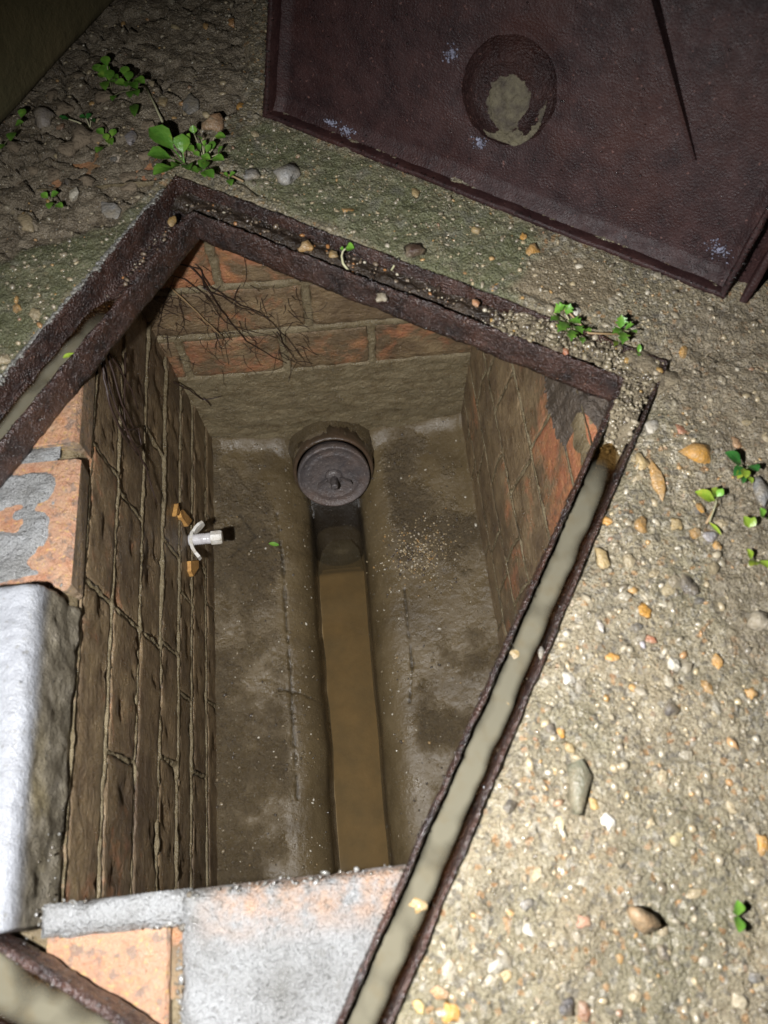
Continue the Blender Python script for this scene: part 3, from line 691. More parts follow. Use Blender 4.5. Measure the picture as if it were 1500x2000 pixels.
# the big cement-capped block on the near left
def capped_block():
    st = 0.0022; us = np.arange(-0.004, 0.2125, st); n = len(us)
    prof = [(-0.315, -0.066), (-0.315, -0.01), (-0.31, -0.003), (-0.29, 0.001), (-0.26, 0.0015), (-0.235, 0.0005), (-0.222, 0.0005), (-0.216, -0.0008), (-0.2125, -0.0035), (-0.2105, -0.008), (-0.2095, -0.020), (-0.2085, -0.032), (-0.2075, -0.044), (-0.2065, -0.056), (-0.2060, -0.064), (-0.212, -0.066)]
    pp = []
    for (a, b_), (c, d_) in zip(prof[:-1], prof[1:]):
        k = max(1, int(math.hypot(c - a, d_ - b_) / 0.0035))
        for i in range(k): pp.append((a + (c - a) * i / k, b_ + (d_ - b_) * i / k))
    pp.append(prof[-1]); pp = np.array(pp)
    A = np.repeat(pp[:, :1], n, 1); B = np.repeat(pp[:, 1:], n, 1); U = np.repeat(us[None], len(pp), 0)
    rr = sst(0.203 + 0.004 * fbm(A, B, 40, 3, 4), 0.2125, U); B = np.where(rr > 0, B - rr * (B + 0.066) * 0.30 * (B > -0.06), B); A = A - rr * 0.012 * (A > -0.22)
    ov = np.arange(len(pp))[:, None] * 0.0035
    N = 0.0016 * fbm(ov, U, 34, 4, 61) + 0.0008 * fbm(ov, U, 150, 3, 63)
    side = sst(-0.006, -0.02, B); N = N + side * 0.0022 * fbm(ov, U * 0.6, 90, 4, 67)
    nearend = 1 - sst(0.0, 0.05, U); N = N + side * nearend * 0.003 * fbm(ov, U, 60, 3, 69)
    P = np.stack([A + N * side, U + 0.006 * rr * fbm(ov, U * 0, 60, 3, 8), B + N * (1 - side)], -1)
    bare = side * sst(0.30, 0.7, np.ones_like(U) * 0.5 + 0.3 * fbm(ov, U, 18, 3, 90)) * 0.0
    me = grid_mesh('capped_block', P, None, dict(bare=bare, side=side), flip=True)
    # end caps
    import bmesh
    bm = bmesh.new(); bm.from_mesh(me)
    bmesh.ops.holes_fill(bm, edges=[e for e in bm.edges if e.is_boundary], sides=0); bmesh.ops.recalc_face_normals(bm, faces=bm.faces)
    bm.to_mesh(me); bm.free()
    k = Mt('cement_cap_and_dirty_side')
    top = k.ramp(k.noise(34, 7, 0.68), [(0.3, (0.150, 0.152, 0.158)), (0.5, (0.208, 0.213, 0.226)), (0.7, (0.255, 0.262, 0.280))])
    sd = k.ramp(k.noise(55, 6, 0.68), [(0.28, (0.06, 0.05, 0.036)), (0.5, (0.15, 0.13, 0.093)), (0.72, (0.25, 0.22, 0.17))])
    sd = k.mix(k.ramp(k.noise(16, 4), [(0.5, 0.0), (0.68, 0.55)]), sd, (0.27, 0.215, 0.10))
    top = k.mix(k.ramp(k.noise(260, 3, 0.6), [(0.60, 0.0), (0.70, 0.6)]), top, (0.12, 0.115, 0.10))
    c = k.mix(k.attr('side'), top, sd)
    k.bump(k.voro(170), 0.0008, 0.5)
    k.bump(k.noise(90, 6, 0.6), 0.0032, 0.7); k.bump(k.noise(700, 3), 0.0014, 0.7)
    o = link('capped_brick', me, k.fin(c, k.ramp(k.noise(60, 3), [(0.3, 0.25), (0.7, 0.55)])), chamber)
    o['label'] = 'pale brick with a thick smooth cement cap and dirty side'
capped_block()
def rock(seed, sub=1, rough=0.2):
    import bmesh
    bm = bmesh.new(); bmesh.ops.create_icosphere(bm, subdivisions=sub, radius=1.0)
    q = random.Random(seed); ph = [q.uniform(0, 9) for _ in range(6)]; cuts = [Vector((q.gauss(0, 1), q.gauss(0, 1), q.gauss(0, 1))).normalized() for _ in range(4)]
    import mathutils
    for v in bm.verts:
        d = v.co.normalized(); r = 1 + rough * (math.sin(3 * d.x + ph[0]) * math.sin(2.7 * d.y + ph[1]) + 0.6 * math.sin(5 * d.z + ph[2]) * math.sin(4.3 * d.x + ph[3])) + q.uniform(-rough, rough) * 0.35
        p = d * r
        for c in cuts:
            e = p.dot(c) - 0.62
            if e > 0: p -= c * e * 0.85
        v.co = p * (1 + 0.16 * mathutils.noise.noise(p * 2.6 + Vector((seed, 0, 0))) + 0.08 * mathutils.noise.noise(p * 6 + Vector((0, seed, 0))))
    me = bpy.data.meshes.new('rock'); bm.to_mesh(me); bm.free()
    me.polygons.foreach_set('use_smooth', [sub > 1] * len(me.polygons)); me.materials.append(M['stone']); return me
RK = [rock(k, 2, 0.34) for k in range(9)]; RKs = [rock(40 + k, 1, 0.22) for k in range(9)]
def grains(name, pts, m, parent=None, seed=1):   # pts: (x,y,z,r,color)
    q = random.Random(seed); b = MB()
    base = [[v.co.copy() for v in RKs[i].vertices] for i in range(4)]; fcs = [[tuple(p.vertices) for p in RKs[i].polygons] for i in range(4)]
    import bmesh
    ico = []
    for i in range(5):
        bm = bmesh.new(); bmesh.ops.create_icosphere(bm, subdivisions=1, radius=1.0)
        if True:
            bm.free(); t = (1 + 5 ** .5) / 2
            vs = [(-1, t, 0), (1, t, 0), (-1, -t, 0), (1, -t, 0), (0, -1, t), (0, 1, t), (0, -1, -t), (0, 1, -t), (t, 0, -1), (t, 0, 1), (-t, 0, -1), (-t, 0, 1)]
            fs = [(0, 11, 5), (0, 5, 1), (0, 1, 7), (0, 7, 10), (0, 10, 11), (1, 5, 9), (5, 11, 4), (11, 10, 2), (10, 7, 6), (7, 1, 8), (3, 9, 4), (3, 4, 2), (3, 2, 6), (3, 6, 8), (3, 8, 9), (4, 9, 5), (2, 4, 11), (6, 2, 10), (8, 6, 7), (9, 8, 1)]
            ico.append(([tuple(c * (0.53 + q.uniform(-0.13, 0.13)) for c in v) for v in vs], fs))
    for (x, y, z, r, c) in pts:
        vs, fs = ico[q.randrange(5)]; a = q.uniform(0, 6.28); ca, sa = math.cos(a), math.sin(a)
        sx, sy, sz = r * q.uniform(0.8, 1.5), r * q.uniform(0.6, 1.0), r * q.uniform(0.5, 0.85)
        b.add([(x + ca * v[0] * sx - sa * v[1] * sy, y + sa * v[0] * sx + ca * v[1] * sy, z + v[2] * sz) for v in vs], fs, (*c, 1))
    o = b.build(name, m, parent, smooth=True, fixn=False); tag(o, kind='stuff'); return o
PC = [(0.50, 0.25, 0.045), (0.46, 0.20, 0.05), (0.62, 0.58, 0.48), (0.36, 0.32, 0.24), (0.075, 0.072, 0.068), (0.13, 0.128, 0.122), (0.05, 0.045, 0.042), (0.30, 0.13, 0.075), (0.42, 0.34, 0.21), (0.24, 0.22, 0.17), (0.52, 0.42, 0.24)]
PW = [4, 3, 5, 20, 6, 7, 4, 2, 20, 26, 6]
# grit on the chamber floor
def fz(v, u):
    i = min(len(FLZ['v']) - 1, max(0, int(round((v - FLZ['v'][0]) / FLZ['st'])))); j = min(len(FLZ['u']) - 1, max(0, int(round((u - FLZ['u'][0]) / FLZ['st']))))
    return float(FLZ['z'][i, j])
q = random.Random(3); pts = []
GC = [(0.45, 0.41, 0.33), (0.07, 0.055, 0.04), (0.19, 0.148, 0.09), (0.28, 0.19, 0.09), (0.13, 0.10, 0.06)]
for _ in range(3600):
    v = q.uniform(VL + 0.02, VR - 0.004); u = q.uniform(0.01, UB - 0.005)
    if -0.058 < v < 0.02: continue
    r_ = min(0.0026, 0.0004 + q.expovariate(2200)); pts.append((v, u, fz(v, u) + r_ * 0.1, r_, q.choices(GC, [1.3, 4, 6, 0.8, 6])[0]))
for _ in range(520):
    v = 0.088 + q.gauss(0, 0.024); u = 0.385 + q.gauss(0, 0.022); r_ = q.uniform(0.0006, 0.0019)
    pts.append((v, u, fz(v, u) + r_ * 0.3, r_, q.choices([(0.30, 0.23, 0.13), (0.08, 0.06, 0.045), (0.40, 0.34, 0.25), (0.32, 0.19, 0.07)], [6, 4, 2, 1])[0]))
grains('grit', pts, M['grit'], chamber, 8)
# dirt caked on the ledge in the right-hand corner under the frame
def corner_dirt():
    st = 0.0016; VR2 = VR + 0.027; vs = np.arange(VR2 - 0.016, VR2 + 0.06, st); us = np.arange(0.270, 0.43, st); V, U = np.meshgrid(vs, us, indexing='ij')
    lobe = sst(0.30, 0.34, U) * (1 - 0.6 * sst(0.38, 0.43, U))
    edge = VR2 - 0.010 * lobe * (1 + 1.1 * fbm(U, V * 0, 34, 3, 5))
    h = 0.006 * fbm(V, U, 55, 4, 9, 0.6) + 0.004 * fbm(V, U, 170, 3, 11) + 0.004
    Z = -0.0400 + h * (0.4 + 0.6 * lobe) - 0.05 * (1 - sst(-0.004, 0.010, V - edge)) ** 1.3
    keep = ((V - edge) > -0.0045)[:-1, :-1]
    o = link('caked_dirt', grid_mesh('caked_dirt', np.stack([V, U, Z], -1), keep), M['lump'], chamber); o['kind'] = 'stuff'
corner_dirt()
# crumbs of cement along the broken edges of the ledge, 
pts = []; q = random.Random(23); CC = [(0.20, 0.195, 0.18), (0.13, 0.125, 0.11), (0.10, 0.085, 0.065)]
for _ in range(420):
    t = q.random(); r_ = min(0.0024, 0.0004 + q.expovariate(1900))
    if t < 0.35: v, u, z = q.uniform(-0.2, 0.06), 0.0055 + q.gauss(0, 0.0016), -0.0325
    elif t < 0.5: v, u, z = q.uniform(-0.2, -0.12), -0.0085 + q.gauss(0, 0.0015), -0.0345
    elif t < 0.65: v, u, z = -0.1225 + q.gauss(0, 0.0015), q.uniform(-0.07, -0.008), -0.034
    elif t < 0.8: v, u, z = -0.198 + q.gauss(0, 0.006), 0.002 + q.gauss(0, 0.005), -0.036
    elif t < 0.9: v, u, z = -0.2095 + q.gauss(0, 0.002), q.uniform(0.0, 0.06), q.uniform(-0.066, -0.03)
    else: v, u, z = q.uniform(-0.28, -0.21), 0.212 + q.gauss(0, 0.002), -0.037
    pts.append((v, u, z, r_, q.choice(CC)))
grains('cement_crumbs', pts, M['grit'], chamber, 19)

# ------------------------------------------------------------------ manhole frame
frame = empty('manhole_surround', (0, 0, 0), FA)
tag(frame, 'rusty cast iron manhole frame with a water-filled gutter around the opening', 'manhole frame')
def ring_mesh(name, prof, seed, amp, m):
    oc = [(FO[0], FO[2]), (FO[1], FO[2]), (FO[1], FO[3]), (FO[0], FO[3])]; ic = [(FI[0], FI[2]), (FI[1], FI[2]), (FI[1], FI[3]), (FI[0], FI[3])]
    ts = []
    for k in range(4):
        L = math.dist(oc[k], oc[(k + 1) % 4]); n = int(L / 0.0028)
        for i in range(n): ts.append((k, i / n))
    n = len(ts); P = np.zeros((len(prof), n + 1, 3))
    for j, (k, f) in enumerate(ts + [ts[0]]):
        o = [oc[k][c] + (oc[(k + 1) % 4][c] - oc[k][c]) * f for c in (0, 1)]; i_ = [ic[k][c] + (ic[(k + 1) % 4][c] - ic[k][c]) * f for c in (0, 1)]
        for a, (t, z) in enumerate(prof): P[a, j] = (o[0] + (i_[0] - o[0]) * t, o[1] + (i_[1] - o[1]) * t, z)
    cum = np.cumsum([0] + [math.hypot(prof[a + 1][0] * 0.035 - prof[a][0] * 0.035, prof[a + 1][1] - prof[a][1]) for a in range(len(prof) - 1)])
    A = np.repeat(cum[:, None], n + 1, 1); ang = np.arange(n + 1) / n * 2 * np.pi
    L = np.repeat((np.arange(n + 1) * 0.0028)[None], len(prof), 0)
    for c, sd in ((0, 1), (1, 2), (2, 3)):
        d = amp * fbm(L, A, 70, 4, seed + sd) + amp * 0.6 * fbm(L, A, 300, 3, seed + sd + 4)
        d[:, -1] = d[:, 0]; P[..., c] += d
    return link(name, grid_mesh(name, P), m, frame)
def dens(prof, step=0.003):
    out = []
    for (a, b_), (c, d_) in zip(prof[:-1], prof[1:]):
        k = max(1, int(math.hypot((c - a) * 0.036, d_ - b_) / step))
        for i in range(k): out.append((a + (c - a) * i / k, b_ + (d_ - b_) * i / k))
    return out + [prof[-1]]
ring_mesh('outer_rim', dens([(0.0, -0.032), (0.0, 0.0), (0.02, 0.0012), (0.07, 0.001), (0.09, -0.0012), (0.13, -0.020), (0.22, -0.0245)]), 21, 0.0011, M['frame'])
ring_mesh('gutter', dens([(0.22, -0.024), (0.90, -0.0245)]), 31, 0.0012, M['frame'])
ring_mesh('inner_lip', dens([(0.86, -0.025), (0.87, -0.008), (0.88, -0.0045), (0.91, -0.003), (0.97, -0.0035), (1.0, -0.006), (1.0, -0.030), (0.98, -0.034), (0.80, -0.035)]), 41, 0.0013, M['frame'])
# standing water in the gutter: right-hand, left-hand and near sides
def fw(x, y): return to_world((x, y, 0), FA)
def gutter_water(a, b_, hw, z, seed):
    n = 150; m_ = 13; P = np.zeros((n, m_, 3)); dp = np.zeros((n, m_))
    a = np.array(a); b_ = np.array(b_); d_ = (b_ - a) / np.linalg.norm(b_ - a); nn = np.array([-d_[1], d_[0]])
    for i in range(n):
        f = i / (n - 1); c = a + (b_ - a) * f; L_ = np.linalg.norm(b_ - a)
        end = min(1.0, (1 - f) * L_ / 0.018) ** 0.5
        for j in range(m_):
            t = j / (m_ - 1) * 2 - 1; p = c + nn * hw * (t + 0.10 * float(fbm(np.array(c[0] + c[1]), np.array(float(np.sign(t))), 70, 3, seed))) * max(0.05, end)
            P[i, j] = to_world((p[0], p[1], z), FA); dp[i, j] = (1 - abs(t) ** 2.6) * min(1.0, (1 - f) * L_ / 0.05)
    X_, Y_ = P[..., 0], P[..., 1]
    dp = np.clip(dp * (1 + 0.5 * fbm(X_, Y_, 60, 3, seed)) + 0.15 * fbm(X_, Y_, 25, 3, seed + 5), 0, 1)
    o = link('water', grid_mesh('water', P, None, dict(depth=dp)), M['murk']); tag(o, kind='structure')
def wob(a, b, n, amp, seed):
    q = random.Random(seed); return [(a[0] + (b[0] - a[0]) * i / n + q.uniform(-amp, amp), a[1] + (b[1] - a[1]) * i / n + q.uniform(-amp, amp)) for i in range(n + 1)]
gutter_water((0.0200, -0.150), (0.0200, 0.340), 0.0100, -0.0125, 3)
gutter_water((-0.3930, -0.150), (-0.3930, 0.290), 0.0122, -0.0165, 13)
gutter_water((-0.400, -0.141), (0.030, -0.141), 0.0150, -0.0150, 23)
# silt and mud in the far gutter
def gutter_fill(name, x0, x1, y0, y1, zf, m, seed, amp):
    st = 0.0018; xs = np.arange(x0, x1, st); ys = np.arange(y0, y1, st); X, Y = np.meshgrid(xs, ys, indexing='ij')
    Z = zf(X, Y) + amp * fbm(X, Y, 60, 4, seed) + amp * 0.5 * fbm(X, Y, 240, 3, seed + 4)
    cut = (X < FI[1] + 0.001) & (Y < FI[3] + 0.001)
    o = link(name, grid_mesh(name, np.stack([X, Y, Z], -1), ~cut[:-1, :-1]), m); o.rotation_euler = (0, 0, FA); return o
o = gutter_fill('mud', -0.406, -0.05, 0.393, 0.417, lambda X, Y: -0.0115 + 0.003 * sst(0.008, 0.0, np.abs(Y - 0.405)), M['mud'], 71, 0.003); tag(o, 'black wet mud lying in the far gutter of the frame', 'mud', kind='stuff')
o = gutter_fill('sand', -0.135, 0.031, 0.393, 0.417, lambda X, Y: -0.016 + 0.0145 * sst(-0.13, -0.06, X), M['silt'], 81, 0.0042); tag(o, 'wet sandy silt heaped in the frame gutter by the right corner', 'silt', kind='stuff')
o = gutter_fill('sand', 0.0105, 0.031, 0.325, 0.396, lambda X, Y: -0.022 + 0.019 * sst(0.33, 0.365, Y), M['silt'], 91, 0.004); tag(o, 'wet sandy silt sliding into the right gutter water', 'silt', kind='stuff')
o = gutter_fill('sand', -0.045, 0.052, 0.352, 0.438, lambda X, Y: -0.016 + 0.0185 * sst(0.0, 0.9, 1.15 - np.hypot((X - 0.020) / 0.036, (Y - 0.408) / 0.034) + 0.5 * fbm(X, Y, 40, 4, 3)) * (0.55 + 0.45 * sst(-0.04, 0.01, X)), M['silt'], 97, 0.0036); tag(o, 'sandy heap burying the far right corner of the frame', 'silt', kind='stuff')
pts = []
for _ in range(1400):
    t = q.random()
    if t < 0.5: x = q.uniform(-0.13, 0.032); y = q.uniform(0.392, 0.417); z = -0.016 + 0.0145 * float(sst(-0.13, -0.06, np.array(x))) + 0.002
    elif t < 0.68: x = q.uniform(0.011, 0.034); y = q.uniform(0.335, 0.40); z = -0.022 + 0.019 * float(sst(0.33, 0.365, np.array(y))) + 0.002
    elif t < 0.9: x = q.uniform(-0.405, -0.1); y = q.uniform(0.393, 0.416); z = -0.0095
    else: x = q.uniform(-0.406, -0.383); y = q.uniform(0.28, 0.40); z = -0.0215
    c = q.choices([(0.24, 0.2, 0.13), (0.33, 0.28, 0.2), (0.10, 0.08, 0.055), (0.32, 0.2, 0.07), (0.17, 0.14, 0.09)], [8, 3, 5, 1, 7])[0]
    if t >= 0.68: c = q.choices([(0.05, 0.035, 0.025), (0.16, 0.12, 0.08), (0.45, 0.4, 0.3), (0.3, 0.14, 0.05)], [7, 4, 1, 1])[0]
    w_ = to_world((x, y, z), FA); pts.append((*w_, min(0.0028, 0.0006 + q.expovariate(1400)), c))
o = grains('gravel', pts, M['grit'], None, 12); tag(o, 'fine wet gravel scattered along the gutter of the frame', 'gravel')

pts = []; q = random.Random(77)
for _ in range(700):
    y = q.uniform(0.06, 0.40); e_ = abs(q.gauss(0, 0.0028)) * (0.6 + 0.8 * float(fbm(np.array(y), np.array(0.0), 30, 2, 3)))
    w_ = to_world((FO[0] - 0.0015 + e_, y, 0.0008 - 0.5 * max(0, e_ - 0.005)), FA); c = q.choices([(0.17, 0.165, 0.15), (0.12, 0.115, 0.10), (0.22, 0.21, 0.18)])[0]; pts.append((*w_, q.uniform(0.0008, 0.0020), c))
o = grains('cement_crust', pts, M['grit'], None, 14); tag(o, 'ragged grey cement crust lapping the left rim of the frame', 'cement')

# ------------------------------------------------------------------ drain plug
pg = empty('drain_plug', to_world(plug_c, CA), CA)
tag(pg, 'round grey metal drain plug with wing nut, closing the pipe at the far wall', 'drain plug')
Ml = Matrix.Rotation(th, 4, 'X')
b = MB(); b.lathe([(0.0445, -0.012), (0.0475, -0.010), (0.0490, 0.002), (0.0492, 0.0085), (0.0475, 0.0100), (0.0455, 0.0095), (0.0440, 0.0072), (0.036, 0.0066), (0.0345, 0.0074), (0.033, 0.0066), (0.012, 0.0060), (0.0, 0.0060)], Ml, 56); b.build('disc', M['plugm'], pg, smooth=True)
b = MB(); b.lathe([(0.012, 0.005), (0.0118, 0.009), (0.009, 0.012), (0.0045, 0.0125)], Ml, 20); wn_ = b.build('wing_nut', M['plugm'], pg, smooth=True)
b = MB()
for sg in (-1, 1):
    f = lambda p: np.array(Ml @ Vector(p))
    P = [(sg * 0.007, -0.002, 0.008), (sg * 0.007, 0.002, 0.008), (sg * 0.009, 0.002, 0.0145), (sg * 0.009, -0.002, 0.0145),
         (sg * 0.022, -0.008, 0.012), (sg * 0.022, -0.0045, 0.012), (sg * 0.0235, -0.0045, 0.019), (sg * 0.0235, -0.008, 0.019)]
    b.add([f(p) for p in P], [(0, 1, 2, 3), (4, 7, 6, 5), (0, 4, 5, 1), (1, 5, 6, 2), (2, 6, 7, 3), (3, 7, 4, 0)])
b.build('wing', M['plugm'], wn_)
b = MB(); prof = [(0.0048, 0.008)]
for k in range(11): prof += [(0.0052, 0.010 + k * 0.002), (0.0044, 0.011 + k * 0.002)]
prof += [(0.0048, 0.0325), (0.0035, 0.0335)]
b.lathe(prof, Ml, 18); b.build('bolt', M['plugm'], pg, smooth=True)

# ------------------------------------------------------------------ white plastic wing bolt in the left wall
bz = -0.338; bu = 0.379; bv = vleft(bz)
br = empty('plastic_wing_bolt', to_world((bv, bu, bz), CA), CA)
tag(br, 'white plastic wing bolt sticking out of the left brick wall', 'bolt')
Mx = Matrix.Rotation(math.radians(90), 4, 'Y') @ Matrix.Rotation(0, 4, 'Z')
b = MB(); prof = [(0.0066, 0.0)]
for k in range(7): prof += [(0.0068, 0.004 + k * 0.0022), (0.0061, 0.0051 + k * 0.0022)]
prof += [(0.0066, 0.022), (0.0066, 0.026)]
b.lathe(prof, Mx, 22); bolt = b.build('shaft', M['nylon'], br, smooth=True)
b = MB(); b.lathe([(0.0070, 0.0255), (0.0084, 0.0260), (0.0086, 0.0365), (0.0076, 0.0385), (0.0, 0.0392)], Mx, 8); b.build('head', M['white'], bolt)
def band(pts, wid, thk, name):
    b = MB(); V = []; n = len(pts)
    for i, (y, x) in enumerate(pts):
        t = np.array(pts[min(i + 1, n - 1)]) - np.array(pts[max(i - 1, 0)]); t = t / np.linalg.norm(t); nx, ny = t[0], -t[1]   # normal in (x,y)
        w_ = wid * (1 - 0.35 * (abs(i / (n - 1) - 0.5) * 2) ** 3)
        for (sd, zz) in ((-1, -1), (1, -1), (1, 1), (-1, 1)): V.append((x + sd * thk / 2 * nx, y + sd * thk / 2 * ny, zz * w_ / 2))
    Fc = [(0, 1, 2, 3)]
    for i in range(n - 1):
        for k in range(4): Fc.append((i * 4 + k, i * 4 + (k + 1) % 4, i * 4 + 4 + (k + 1) % 4, i * 4 + 4 + k))
    Fc.append(tuple((n - 1) * 4 + k for k in range(4))); b.add(V, Fc); return b.build(name, M['white'], br)
band([(-0.024, 0.0125), (-0.019, 0.0085), (-0.013, 0.0052), (-0.006, 0.0036), (0.0, 0.0033), (0.006, 0.0040), (0.0095, 0.0050)], 0.0135, 0.0036, 'wing')
band([(0.0085, 0.0050), (0.013, 0.0085), (0.017, 0.0125), (0.0205, 0.0165)], 0.0125, 0.0034, 'wing')
def chip(pts, name, m, parent, thk=0.002):
    n = len(pts); V = [np.array(p, float) for p in pts] + [np.array(p, float) - np.array([thk + 0.004, 0, 0]) for p in pts]
    b = MB(); b.add(V, [tuple(range(n))] + [(i, (i + 1) % n, n + (i + 1) % n, n + i) for i in range(n)]); return b.build(name, m, parent)
def wl(x, y, lift=0.004):
    p = on_side(x, y, -0.198); return (vleft(p[2]) + lift, p[1], p[2])
chip([wl(333, 1000), wl(338, 997), wl(347, 1012), wl(352, 1019), wl(345, 1030), wl(341, 1022), wl(336, 1012)], 'brick_chip', M['ochre'], chamber)
chip([wl(349, 1098), wl(360, 1097), wl(360, 1112), wl(353, 1128), wl(349, 1118)], 'brick_chip', M['ochre'], chamber)
chip([wl(326, 1010), wl(333, 1003), wl(330, 985), wl(328, 995)], 'brick_chip', M['ochre'], chamber)

# ------------------------------------------------------------------ roots
def strand(pts, r0, r1, seed, wig=0.002):
    q = random.Random(seed); P = [np.array(p, float) for p in pts]; out = []
    for a, b_ in zip(P[:-1], P[1:]):
        n = max(2, int(np.linalg.norm(b_ - a) / 0.010))
        for i in range(n): out.append(a + (b_ - a) * i / n + np.array([q.uniform(-wig, wig) * 0.5 for _ in range(3)]))
    out.append(P[-1]); n = len(out)
    return out, [r0 + (r1 - r0) * i / (n - 1) for i in range(n)]
rt = empty('root_tangle', (0, 0, 0), CA)
tag(rt, 'tangle of fine dark roots hanging across the far brick wall', 'roots')
def bk(x, y, l=0.004): p = on_back(x, y, UB - l); return p
paths = [([(330, 510), (370, 520), (395, 545), (420, 590), (450, 630), (480, 665), (520, 690), (560, 710)], .0009),
         ([(345, 515), (390, 525), (410, 560), (470, 595), (510, 610), (530, 630), (560, 660), (590, 700)], .0007),
         ([(320, 535), (360, 545), (400, 575), (440, 630), (500, 650), (540, 660)], .0006),
         ([(400, 560), (430, 600), (425, 650), (440, 680)], .0004), ([(395, 560), (470, 600), (525, 622), (530, 610)], .0006),
         ([(540, 650), (560, 680), (580, 705), (610, 710)], .0006), ([(250, 655), (290, 680), (330, 725)], .0005),
         ([(275, 675), (320, 700), (350, 730)], .0004), ([(420, 650), (430, 680), (437, 700)], .0004), ([(340, 540), (320, 590), (305, 660), (300, 690)], .0005),
         ([(550, 662), (545, 640), (540, 610)], .0004), ([(430, 560), (400, 590), (398, 625)], .0004), ([(400, 565), (395, 530), (380, 515)], .0008)]
for k, (pl, r) in enumerate(paths):
    P, rr = strand([bk(*p) for p in pl], r, r * 0.4, k); b = MB(); b.tube(P, rr, 5); b.build('root_strand', M['root'], rt, smooth=True)
P, rr = strand([bk(314, 545), bk(370, 595), bk(400, 625), bk(438, 660)], .0009, .0005, 77, 0.0008); b = MB(); b.tube(P, rr, 5); b.build('root_strand', M['palerot'], rt, smooth=True)
P, rr = strand([bk(260, 610), bk(270, 650), bk(277, 675)], .0009, .0006, 78, 0.0006); b = MB(); b.tube(P, rr, 5); b.build('root_strand', M['palerot'], rt, smooth=True)
P, rr = strand([on_back(325, 738, UB - .02), on_back(370, 762, UB - .012), on_back(395, 780, UB - .006), on_back(432, 774, UB - .006)], .0012, .0006, 79); b = MB(); b.tube(P, rr, 5); b.build('root_strand', M['root'], rt, smooth=True)
P, rr = strand([on_back(398, 778, UB - .006), on_back(412, 793, UB - .006)], .0009, .0005, 80); b = MB(); b.tube(P, rr, 5); b.build('root_strand', M['root'], rt, smooth=True)
q = random.Random(44); b = MB()
for k in range(150):
    sx = q.uniform(255, 600); sy = 560 + (sx - 255) * 0.33 + q.gauss(0, 45); a = q.gauss(0.9, 0.7); L = q.uniform(15, 60)
    if sy > 725 or sy < 500 or sx < 250 + (640 - sy) * 0.6: continue
    pl = [(sx, sy)]
    for i in range(4): a += q.gauss(0, 0.35); pl.append((pl[-1][0] + L / 4 * math.cos(a), pl[-1][1] + L / 4 * math.sin(a)))
    b.tube([bk(*p, 0.002) for p in pl], [.00035, .0003, .0003, .00025, .0002], 3, False)
o = b.build('root_hair', M['root'], rt, fixn=False); o['kind'] = 'stuff'
rt2 = empty('root_bundle', (0, 0, 0), CA)
tag(rt2, 'bundle of straight dark roots trailing down the left wall below the frame', 'roots')
lpaths = [[(205, 690), (212, 740), (228, 800), (250, 860), (280, 920)], [(203, 690), (205, 740), (218, 800), (240, 855), (262, 890)], [(210, 685), (222, 730), (236, 790), (262, 850)],
          [(215, 690), (232, 720), (250, 760), (262, 800)], [(245, 850), (262, 880), (280, 930), (292, 985)], [(240, 840), (262, 838), (268, 870), (255, 880)], [(200, 700), (215, 790), (240, 850)], [(243, 690), (243, 740), (240, 800), (245, 850)]]
for k, pl in enumerate(lpaths):
    P, rr = strand([wl(*p, 0.006) for p in pl], .0011, .0006, 200 + k, 0.0012); b = MB(); b.tube(P, rr, 5); b.build('root_strand', M['root'], rt2, smooth=True)

# ------------------------------------------------------------------ manhole cover leaning at the back
BL, BR = px(512, 229), px(1412, 586)
e1 = BR - BL; LW = float(np.linalg.norm(e1)); e1 = e1 / LW
e2 = np.array([0.12, 0.305, 0.944]); e2 = e2 - e1 * (e1 @ e2); e2 /= np.linalg.norm(e2)
e3 = np.cross(e1, e2)
if e3[1] > 0: e3 = -e3
lid = empty('manhole_cover', tuple(BL))
Mw = Matrix(((e1[0], e2[0], e3[0]), (e1[1], e2[1], e3[1]), (e1[2], e2[2], e3[2])))
if Mw.determinant() < 0: pass
lid.rotation_mode = 'QUATERNION'
lid.rotation_quaternion = Mw.to_quaternion()
tag(lid, 'dark rusty iron manhole cover standing on edge, underside with round boss facing out', 'manhole cover')
LH = 0.55; RD = 0.018      # height, rim depth
def on_lid(x, y, off=0.0):
    d = ray(x, y); O = np.array([0, 0, CAM_H]); p0 = BL + e3 * off
    t = ((p0 - O) @ e3) / (d @ e3); p = O + d * t - BL; return float(p @ e1), float(p @ e2)
bcx, bcy = on_lid(992, 180, -RD)
def lid_plate():
    st = 0.0022; xs = np.arange(0.003, LW - 0.002, st); ys = np.arange(0.003, LH - 0.002, st); X, Y = np.meshgrid(xs, ys, indexing='ij')
    Z = -RD + 0.0006 * fbm(X, Y, 30, 3, 3) + 0.0002 * fbm(X, Y, 300, 2, 5)
    Z += 0.004 * (1 - sst(0.003, 0.016, X)) + 0.005 * (1 - sst(0.003, 0.018, Y)) + 0.004 * sst(LW - 0.016, LW - 0.003, X)
    d = np.hypot(X - bcx, Y - bcy); Z += -0.0012 * np.exp(-((d - 0.041) / 0.009) ** 2)
    return link('plate', grid_mesh('plate', np.stack([X, Y, Z], -1)), M['lid'], lid)
lid_plate()
